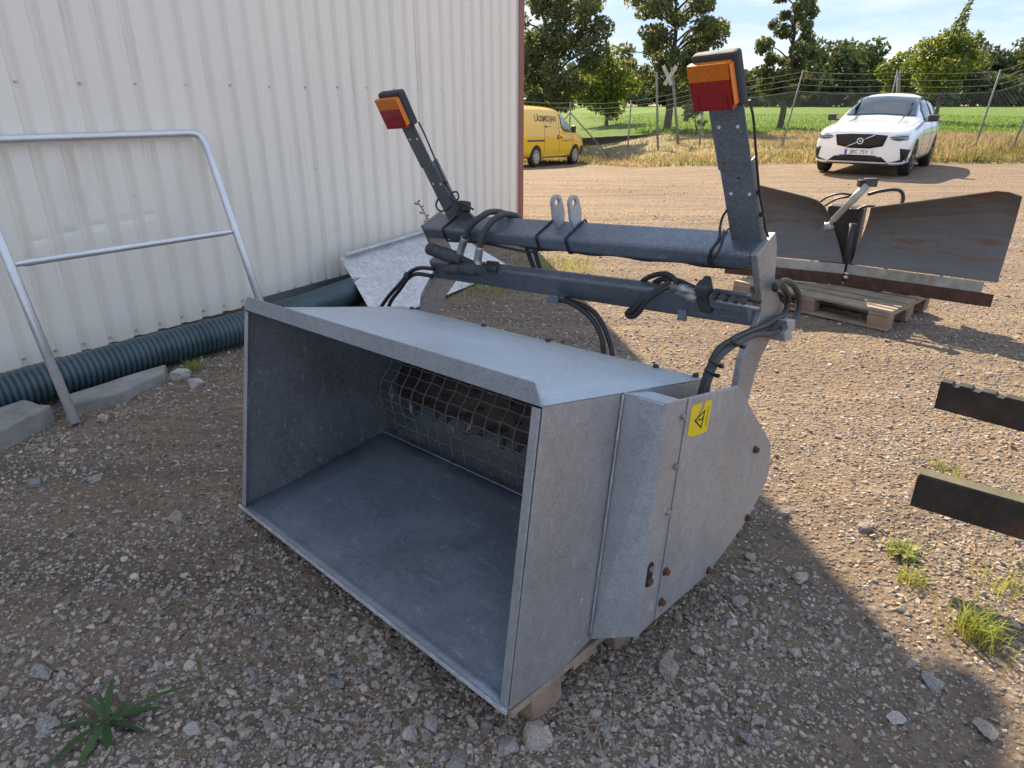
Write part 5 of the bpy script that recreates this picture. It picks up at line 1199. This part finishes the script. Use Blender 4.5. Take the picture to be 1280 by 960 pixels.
tree('leafy_tree', 'small wispy bright green tree with a pointed leaning top beyond the white car', tb(1166, 46), 7.0, crown(1.9, 2.2, 5.2, 18, oval, 0.75) + [(0.25, 0, 5.7, .45, .45, .6), (0.45, 0, 6.4, .28, .28, .5), (0.6, 0, 7.0, .18, .18, .35), (0.75, 0, 7.4, .12, .12, .25), (1.5, 0, 4.9, .4, .4, .5)], 5200, 0.19, LG, 0.10)
tree('leafy_tree', 'low rounded green tree between the slender tree and the wispy tree', tb(1122, 52), 4.8, crown(1.7, 1.2, 4.4, 14, oval, 0.8), 3800, 0.22, LG, 0.10)
tree('leafy_tree', 'drooping sapling in front of the field beside the fence post', tb(868, 31), 2.4, crown(0.55, 0.6, 2.2, 10, oval, 0.28), 800, 0.14, MG, 0.03)
tree('leafy_tree', 'bright green bushy tree filling the gap between the two big trees', tb(757, 46), 4.6, crown(1.9, 0.9, 4.2, 16, oval, 0.85), 4200, 0.22, LG, 0.10)
# far wood beyond the field, one mass
cl2 = []
def far(px0, px1, dist, h0, h1, step, seed):
    r_ = random.Random(seed); px = px0
    while px < px1:
        d = dist + r_.uniform(-12, 12); b = fpt(px, d, 0); f = (px - px0) / max(1, px1 - px0); h = (h0 + (h1 - h0) * f) * r_.uniform(0.78, 1.12)
        for q_ in range(7): cl2.append((b.x + r_.uniform(-2.6, 2.6), b.y + r_.uniform(-2, 2), h * (0.18 + 0.72 * q_ / 6), 2.9 * r_.uniform(.7, 1.2), 2.9, h * 0.15 * r_.uniform(.8, 1.2)))
        px += step * r_.uniform(.7, 1.3)
far(560, 900, 170, 9, 8, 11, 1); far(860, 1010, 160, 8, 7, 10, 2); far(1000, 1090, 165, 13.5, 12.0, 9, 3); far(1080, 1200, 178, 7.5, 9.5, 10, 4); far(1170, 1400, 178, 14.5, 17.0, 9, 5); far(950, 1400, 172, 6.5, 7.5, 8, 6)
V, Fc, col = leaf_cloud(cl2, 62000, 1.05, ((0.038, 0.060, 0.024), (0.120, 0.150, 0.058)))
stuff(np_mesh('far_wood', V, Fc, M_WOODS, col))
bpy.data.objects['far_wood']['label'] = 'far mixed wood along the back of the green field'; bpy.data.objects['far_wood']['category'] = 'wood'

# ================================================================== GRASS
def blades(P, h, w, lean, cols):
    n = len(P); a = npr.random(n) * 2 * PI; d = np.c_[np.cos(a), np.sin(a), np.zeros(n)]; s = np.c_[-np.sin(a), np.cos(a), np.zeros(n)] * w[:, None]
    up = np.zeros((n, 3)); up[:, 2] = 1
    m_ = P + up * (h * .55)[:, None] + d * (lean * h * .25)[:, None]; t_ = P + up * (h * (1 - .35 * lean))[:, None] + d * (lean * h * .9)[:, None]
    V = np.stack([P - s, P + s, m_ + s * .7, m_ - s * .7, t_], 1).reshape(-1, 3); i0 = np.arange(n) * 5
    Fc = np.concatenate([np.c_[i0, i0 + 1, i0 + 2], np.c_[i0, i0 + 2, i0 + 3], np.c_[i0 + 3, i0 + 2, i0 + 4]])
    return V, Fc, np.repeat(cols, 5, 0)
STRAW = np.array([[.26, .215, .11], [.31, .255, .14], [.19, .165, .075], [.135, .15, .048], [.095, .125, .032], [.34, .29, .18]])
n = 62000
gx2 = npr.uniform(-6, 30, n); t2 = npr.random(n) ** 1.5; ye = yard_edge(gx2) + 0.1 * np.sin(gx2 * 3) - 0.55 * np.array([max(0, noise.noise((x * 1.3, 0, 9)) + .25) for x in gx2]) * npr.random(n); fe = np.array([field_edge(x) for x in gx2]); gy2 = ye + (fe + .6 - ye) * t2
zg = gz(gx2, gy2) + 0.01 + 0.08 * np.clip(t2 ** (1 / 1.6) * 3, 0, 1) * sstep(5, 14, gx2)
pn = np.array([noise.noise((x * .35, y * .35, 3)) for x, y in zip(gx2, gy2)]); pn2 = np.array([noise.noise((x * .9, y * .9, 7)) for x, y in zip(gx2, gy2)])
hgt = (0.10 + 0.18 * npr.random(n)) * (1 + 0.7 * pn) * (1 + 1.1 * sstep(9.5, 13, gx2) * (1 - .6 * sstep(0, 8, gy2 - ye))) * (0.55 + 0.45 * np.clip((gy2 - ye) / 1.2, 0, 1)) * (1 - .45 * t2)
kind = np.clip(((pn2 + 0.25 * npr.normal(size=n)) * 2.4 + 1.8 + 0.6 * sstep(3, 0, gy2 - ye)).astype(int), 0, 5)
V, Fc, col = blades(np.c_[gx2, gy2, zg], hgt, npr.uniform(.008, .020, n), npr.uniform(.1, .7, n), STRAW[kind] * npr.uniform(.8, 1.2, (n, 1)))
o = stuff(np_mesh('verge_grass', V, Fc, M_GRASS, col)); o['label'] = 'tall dry straw coloured grass on the verge below the fence'; o['category'] = 'grass'
n = 30000                                     # crop at the near edge of the field
gx3 = npr.uniform(-8, 45, n); gy3 = np.array([field_edge(x) for x in gx3]) + npr.random(n) ** 2 * 45
V, Fc, col = blades(np.c_[gx3, gy3, gz(gx3, gy3) + 0.08], npr.uniform(.10, .24, n), npr.uniform(.02, .05, n), npr.uniform(.1, .6, n), np.array([[.105, .185, .035]]) * npr.uniform(.7, 1.35, (n, 1)))
o = stuff(np_mesh('crop_leaves', V, Fc, M_GRASS, col)); o['label'] = 'low green crop growing on the field'; o['category'] = 'crop'

# ================================================================== GRAVEL AND STONES
def ico():
    p = (1 + 5 ** .5) / 2; V = np.array([(-1, p, 0), (1, p, 0), (-1, -p, 0), (1, -p, 0), (0, -1, p), (0, 1, p), (0, -1, -p), (0, 1, -p), (p, 0, -1), (p, 0, 1), (-p, 0, -1), (-p, 0, 1)], float); V /= np.linalg.norm(V[0])
    Fc = np.array([(0, 11, 5), (0, 5, 1), (0, 1, 7), (0, 7, 10), (0, 10, 11), (1, 5, 9), (5, 11, 4), (11, 10, 2), (10, 7, 6), (7, 1, 8), (3, 9, 4), (3, 4, 2), (3, 2, 6), (3, 6, 8), (3, 8, 9), (4, 9, 5), (2, 4, 11), (6, 2, 10), (8, 6, 7), (9, 8, 1)])
    return V, Fc
IV, IF = ico()
def subdiv(V, Fc):
    V = list(map(tuple, V)); cache = {}; out = []
    def mid(a, b):
        k = (min(a, b), max(a, b))
        if k not in cache: m_ = (np.array(V[a]) + np.array(V[b])) / 2; V.append(tuple(m_ / np.linalg.norm(m_))); cache[k] = len(V) - 1
        return cache[k]
    for a, b, c in Fc: x, y, z = mid(a, b), mid(b, c), mid(c, a); out += [(a, x, z), (b, y, x), (c, z, y), (x, y, z)]
    return np.array(V), np.array(out)
IV2, IF2 = subdiv(IV, IF)
PAL = np.array([[.27, .230, .200], [.33, .275, .235], [.40, .350, .305], [.18, .160, .150], [.32, .235, .185], [.24, .215, .200], [.44, .390, .34], [.28, .210, .155], [.10, .094, .090], [.15, .135, .125], [.21, .175, .15]])
def rock_shape(V, seed):
    r_ = np.random.default_rng(seed); W = V.copy()
    for _ in range(7):                       # chop with planes: broken stone
        d = r_.normal(size=3); d /= np.linalg.norm(d); c = r_.uniform(.34, .72); k = W @ d; W -= np.maximum(0, k - c)[:, None] * d
    W *= 1 + r_.normal(size=(len(W), 1)) * 0.06
    return W
def scatter(n, rmin, rmax, smin, smax, power, dens_noise=True, IVx=IV, IFx=IF, variants=10, seed=1, thr=-0.35, grow=0.0):
    r_ = np.random.default_rng(seed); sh = [rock_shape(IVx, 100 * seed + i) for i in range(variants)]
    ang = r_.uniform(math.radians(-50), math.radians(50), n * 2); rr = rmin + (rmax - rmin) * r_.random(n * 2) ** 1.25
    x = rr * np.sin(ang); y = rr * np.cos(ang)
    o_ = x * WNOR.x + y * WNOR.y - W_O
    ok = (o_ > 0.05) | (x * WDIR.x + y * WDIR.y > S_END + .1)
    if dens_noise:
        pn = np.array([noise.noise((a * 0.8, b * 0.8, 5.5)) + 0.5 * noise.noise((a * 2.3, b * 2.3, 1.5)) for a, b in zip(x, y)]); ok &= pn + r_.normal(size=len(x)) * .28 > thr
    x, y, rr = x[ok][:n], y[ok][:n], rr[ok][:n]; m_ = len(x)
    s = (smin * (smax / smin) ** (r_.random(m_) ** power)) * (1 + grow * rr)
    k = r_.integers(0, variants, m_); a = r_.random(m_) * 2 * PI; fl_ = r_.uniform(.45, .85, m_); el = r_.uniform(.7, 1.15, m_)
    B = np.array(sh)[k]; tl_ = r_.normal(size=(m_, 2)) * .22
    B = B * np.stack([np.ones(m_), el, fl_], 1)[:, None, :] * s[:, None, None]
    B[:, :, 2] += B[:, :, 0] * tl_[:, :1] + B[:, :, 1] * tl_[:, 1:]
    ca, sa_ = np.cos(a)[:, None], np.sin(a)[:, None]
    zz = np.array([ground_z(p, q_) for p, q_ in zip(x, y)]) + s * fl_ * .05
    V = np.stack([B[:, :, 0] * ca - B[:, :, 1] * sa_ + x[:, None], B[:, :, 0] * sa_ + B[:, :, 1] * ca + y[:, None], B[:, :, 2] + zz[:, None]], 2).reshape(-1, 3)
    nv = len(IVx); Fc = (IFx[None] + (np.arange(m_) * nv)[:, None, None]).reshape(-1, 3)
    col = PAL[r_.integers(0, len(PAL), m_)] * np.array([[1.20, 1.08, .96]]) * r_.uniform(.75, 1.15, (m_, 1)); return V, Fc, np.repeat(col * 0.92, nv, 0)
def join(parts):
    Vs, Fs, Cs, off = [], [], [], 0
    for V, Fc, C in parts: Vs.append(V); Fs.append(Fc + off); Cs.append(C); off += len(V)
    return np.concatenate(Vs), np.concatenate(Fs), np.concatenate(Cs)
V, Fc, col = join([scatter(48000, 0.95, 4.0, .0035, .0125, 1.75, seed=1, thr=-.5), scatter(26000, 2.4, 10.0, .005, .013, 1.7, seed=2, grow=.06, thr=-.6)])
o = stuff(np_mesh('fine_gravel', V, Fc, M_STONE, col)); o['label'] = 'fine loose gravel covering the yard'; o['category'] = 'gravel'
V, Fc, col = join([scatter(4600, 0.95, 4.6, .010, .021, 2.4, seed=3, IVx=IV2, IFx=IF2, variants=12, thr=-.05), scatter(3000, 4.0, 15.0, .012, .028, 2.6, seed=4, thr=-.2)])
o = stuff(np_mesh('coarse_gravel', V, Fc, M_STONE, col)); o['label'] = 'coarse broken stones scattered over the yard'; o['category'] = 'gravel'
IV3, IF3 = subdiv(IV2, IF2)
def stone(px, py, w_px, flat, label, tone, group=None, z=0.0, elong=0.8, rot=None, seed=0):
    b = gnd(px, py); dist = (b - CP).length; s = w_px / F_PX * dist / 2; W = rock_shape(IV3, 900 + seed) * np.array([1, elong, flat]) * s
    rr_ = np.random.default_rng(seed); W *= 1 + np.array([0.05 * noise.noise(tuple(p * 9 / s * 0.3)) for p in W])[:, None]
    a = rot if rot is not None else rr_.uniform(0, 6.28); W = W @ np.array([[math.cos(a), math.sin(a), 0], [-math.sin(a), math.cos(a), 0], [0, 0, 1]])
    o = np_mesh('stone', W, IF3, M_STONE, np.tile(np.array([tone]), (len(W), 1)), smooth=False); o.location = (b.x, b.y, ground_z(b.x, b.y) + s * flat * .45 + z)
    return tag(o, label, 'stone', group)
LGc = 'loose fist-sized stones on the gravel'
stone(671, 925, 42, .75, 'large rounded grey-brown stone beside the front pallet block of the bucket', (.36, .30, .24), seed=1)
stone(838, 842, 34, .7, 'pinkish broken stone on the bare dirt beside the chain case', (.34, .27, .22), seed=2)
stone(223, 473, 26, .8, 'pale upright rock between the green pipe and the bucket', (.42, .37, .33), seed=3, elong=.6)
stone(244, 484, 24, .55, 'flat pinkish rock lying beside the pale upright rock', (.42, .35, .31), seed=4)
stone(130, 527, 15, .9, 'small reddish pointed stone near the foot of the tube frame', (.38, .28, .23), seed=5)
stone(1083, 660, 20, .8, 'dark brown stone on the sunlit gravel below the fork arm', (.20, .15, .12), seed=6)
NEAR = {'front': 'on the shaded gravel by the front corner of the bucket', 'edge': 'in the shade along the edge of the shed shadow', 'case': 'on the bare dirt beside the chain case', 'kerb': 'on the gravel between the kerb blocks and the bucket', 'weed': 'near the dark green rosette weed', 'block': 'on the dirt beside the wooden block under the bucket', 'open': 'alone on the open shaded dirt inside the shed shadow', 'arm': 'at the sunlit side of the chain case where the shadow begins', 'pair': 'beside the pinkish broken stone near the chain case', 'lip': 'below the long front lip of the bucket'}
TONE = ('grey-brown', 'tan', 'pale', 'dark grey', 'reddish', 'plain grey', 'light', 'brown', 'charcoal', 'slate', 'dull brown')
for i, (px, py, w, pl) in enumerate(((631, 935, 36, 'front'), (541, 905, 24, 'front'), (512, 922, 26, 'front'), (570, 950, 30, 'front'), (590, 905, 22, 'front'), (1165, 850, 26, 'edge'), (1118, 900, 22, 'edge'), (1232, 910, 26, 'edge'), (930, 925, 24, 'open'), (755, 915, 20, 'block'), (925, 752, 24, 'case'), (935, 695, 18, 'case'), (1002, 720, 24, 'edge'), (870, 815, 18, 'case'), (40, 605, 16, 'kerb'), (218, 645, 22, 'kerb'), (120, 600, 14, 'kerb'), (240, 915, 22, 'weed'), (310, 920, 24, 'weed'), (420, 855, 22, 'lip'), (370, 690, 18, 'lip'), (55, 840, 26, 'weed'), (60, 905, 28, 'weed'), (455, 925, 24, 'lip'), (915, 780, 14, 'pair'), (980, 640, 16, 'arm'), (990, 815, 20, 'edge'))):
    k_ = i % len(PAL)
    stone(px, py, w, .62, TONE[k_] + ' loose stone ' + NEAR[pl], tuple(PAL[k_] * 0.95), LGc, seed=20 + i)

# ================================================================== WEEDS
def leaf_strip(P0, dir_, length, width, arch, n=7, twist=0.0):
    u = Vector((dir_[0], dir_[1], 0)).normalized(); s_ = Vector((-u.y, u.x, 0)); pts = []; 
    for i in range(n + 1):
        t = i / n; z = dir_[2] * length * t - arch * length * t * t; c = P0 + u * (length * t * math.sqrt(max(0.05, 1 - min(.9, dir_[2] ** 2)))) + Vector((0, 0, max(0.004, z)))
        w = width * (math.sin(PI * min(1, (t * .86 + .10))) ** .8) * (1 if t < 1 else 0.08); pts.append((c - s_ * w + Vector((0, 0, w * .35)), c, c + s_ * w + Vector((0, 0, w * .35))))
    return pts
def weed(name, label, base, leaves, cols, cat='weed', grass=None):
    th = thing(name, label, cat, place((base.x, base.y, ground_z(base.x, base.y))))
    for j, (ang, l, w, el, arch) in enumerate(leaves):
        rows = leaf_strip(Vector((0.008 * math.cos(ang), 0.008 * math.sin(ang), 0.004)), (math.cos(ang), math.sin(ang), el), l, w, arch)
        mb = MB(); mb.grid([list(r) for r in rows], True); me = mb.build('leaf', M_WEED, th)
        at = me.data.color_attributes.new('col', 'FLOAT_COLOR', 'POINT'); c = np.array(cols[j % len(cols)]) * rnd.uniform(.8, 1.2)
        at.data.foreach_set('color', np.tile(np.r_[c, 1].astype(np.float32), len(me.data.vertices)))
    if grass:
        n, h, r_ = grass; P = np.c_[npr.normal(size=(n, 2)) * r_, np.full(n, -.004)]
        V, Fc, col = blades(P, npr.uniform(.5, 1.0, n) * h, npr.uniform(.0012, .0026, n), npr.uniform(.2, .9, n), np.array([[.20, .25, .05]]) * npr.uniform(.6, 1.5, (n, 1)) + npr.random((n, 1)) * np.array([[.10, .05, .02]]))
        stuff(np_mesh('blades', V, Fc, M_WEED, col, th))
    return th
GD = [(.055, .105, .034), (.075, .130, .045), (.046, .086, .032)]; GL = [(.16, .20, .06), (.22, .24, .09), (.13, .17, .05), (.30, .29, .17)]
weed('ribwort_plantain', 'dark green rosette weed with long narrow leaves growing in the shaded gravel', gnd(133, 902), [(a, l * 1.2, w * 0.78, e, c * 1.15) for a, l, w, e, c in [(0.15, .14, .011, .55, .35), (0.42, .19, .010, .45, .25), (-0.25, .10, .010, .4, .4), (1.7, .12, .011, .85, .3), (2.5, .10, .010, .6, .4), (3.3, .12, .008, .3, .3), (-1.0, .10, .014, .45, .5), (-1.55, .12, .012, .4, .45), (-2.1, .13, .012, .45, .45), (2.2, .08, .008, .7, .3), (0.9, .07, .008, .6, .3)]], GD)
weed('broadleaf_weed', 'sunlit leafy rosette weed in front of the lower fork arm', gnd(1130, 690), [(a * .57 + .2, rnd.uniform(.05, .085), .011, rnd.uniform(.3, .8), .4) for a in range(14)], GL, grass=(60, .09, .03))
weed('grass_tuft', 'bright green grass tuft in the sun beside the shadow edge', gnd(1222, 790), [], GL, grass=(230, .13, .035))
weed('grass_tuft', 'thin yellowing grass tuft below the leafy rosette weed', gnd(1140, 724), [], GL, grass=(70, .08, .025))
weed('grass_tuft', 'small sunlit grass tuft between the two fork arms', gnd(1178, 585), [], GL, grass=(60, .06, .03))
weed('grass_tuft', 'tiny green tuft near the end of the lower fork arm above the weeds', gnd(1197, 602), [], GL, grass=(50, .05, .03))
weed('grass_tuft', 'sparse straw tuft at the picture edge past the green tuft', gnd(1262, 730), [], GL, grass=(90, .08, .06))
weed('grass_tuft', 'green grass tuft growing under the ribbed pipe beside the pale rock', gnd(243, 462), [], GD, grass=(60, .10, .03))
weed('grass_patch', 'patch of scrubby green weeds behind the arm of the spreader bucket', gnd(606, 362), [], GD, grass=(260, .12, .16))
weed('grass_patch', 'sunlit yellow green weeds behind the lifting lugs by the shed corner', gnd(702, 334), [], GL, grass=(380, .16, .22))
dw = S(5.35, 0.10, 0)
dwt = thing('dry_weed', 'tall brown dried weed stalk standing against the shed wall', 'weed', place(dw))
dtop = hit(522, 252, S(0, .10), WNOR) - dw
mb = MB(); mb.tube(smooth_line([(0, 0, 0), tuple(dtop * .5 + Vector((.02, 0, 0))), tuple(dtop)], 4), .006, 6); mb.build('stalk', M_WOOD_E, dwt)
for i in range(12):
    f = .45 + .05 * i; c = dtop * f; a = i * 2.2; mb = MB(); d = Vector((math.cos(a), math.sin(a) * .4, .35)) * .045
    mb.tube([c, c + d * .7, c + d], [.004, .011, .004], 5); mb.build('seed_head', M_WOOD_E, dwt)

# plant litter blown about: dry straws and leaf bits
n = 260; cl3 = [gnd(735, 850), gnd(700, 900), gnd(620, 370), gnd(1200, 700), gnd(1120, 640), gnd(250, 480), gnd(480, 900), gnd(1000, 600)]
P = []; 
for i in range(n):
    c = cl3[i % len(cl3)]; P.append((c.x + rnd.gauss(0, .12), c.y + rnd.gauss(0, .10)))
mb = MB()
for (x, y) in P:
    a = rnd.uniform(0, PI); l = rnd.uniform(.012, .05); z = ground_z(x, y) + rnd.uniform(.006, .016); d = Vector((math.cos(a), math.sin(a), rnd.uniform(-.15, .15))) * l
    mb.tube([Vector((x, y, z)) - d, Vector((x, y, z + .003)), Vector((x, y, z)) + d], [.0008, .0013, .0006], 4, False)
o = stuff(mb.build('plant_litter', simple('dry_straw', (0.36, 0.27, 0.15), 0.85, 0, 0.3, 30.0))); o['label'] = 'thin dry straws scattered on the gravel'; o['category'] = 'litter'
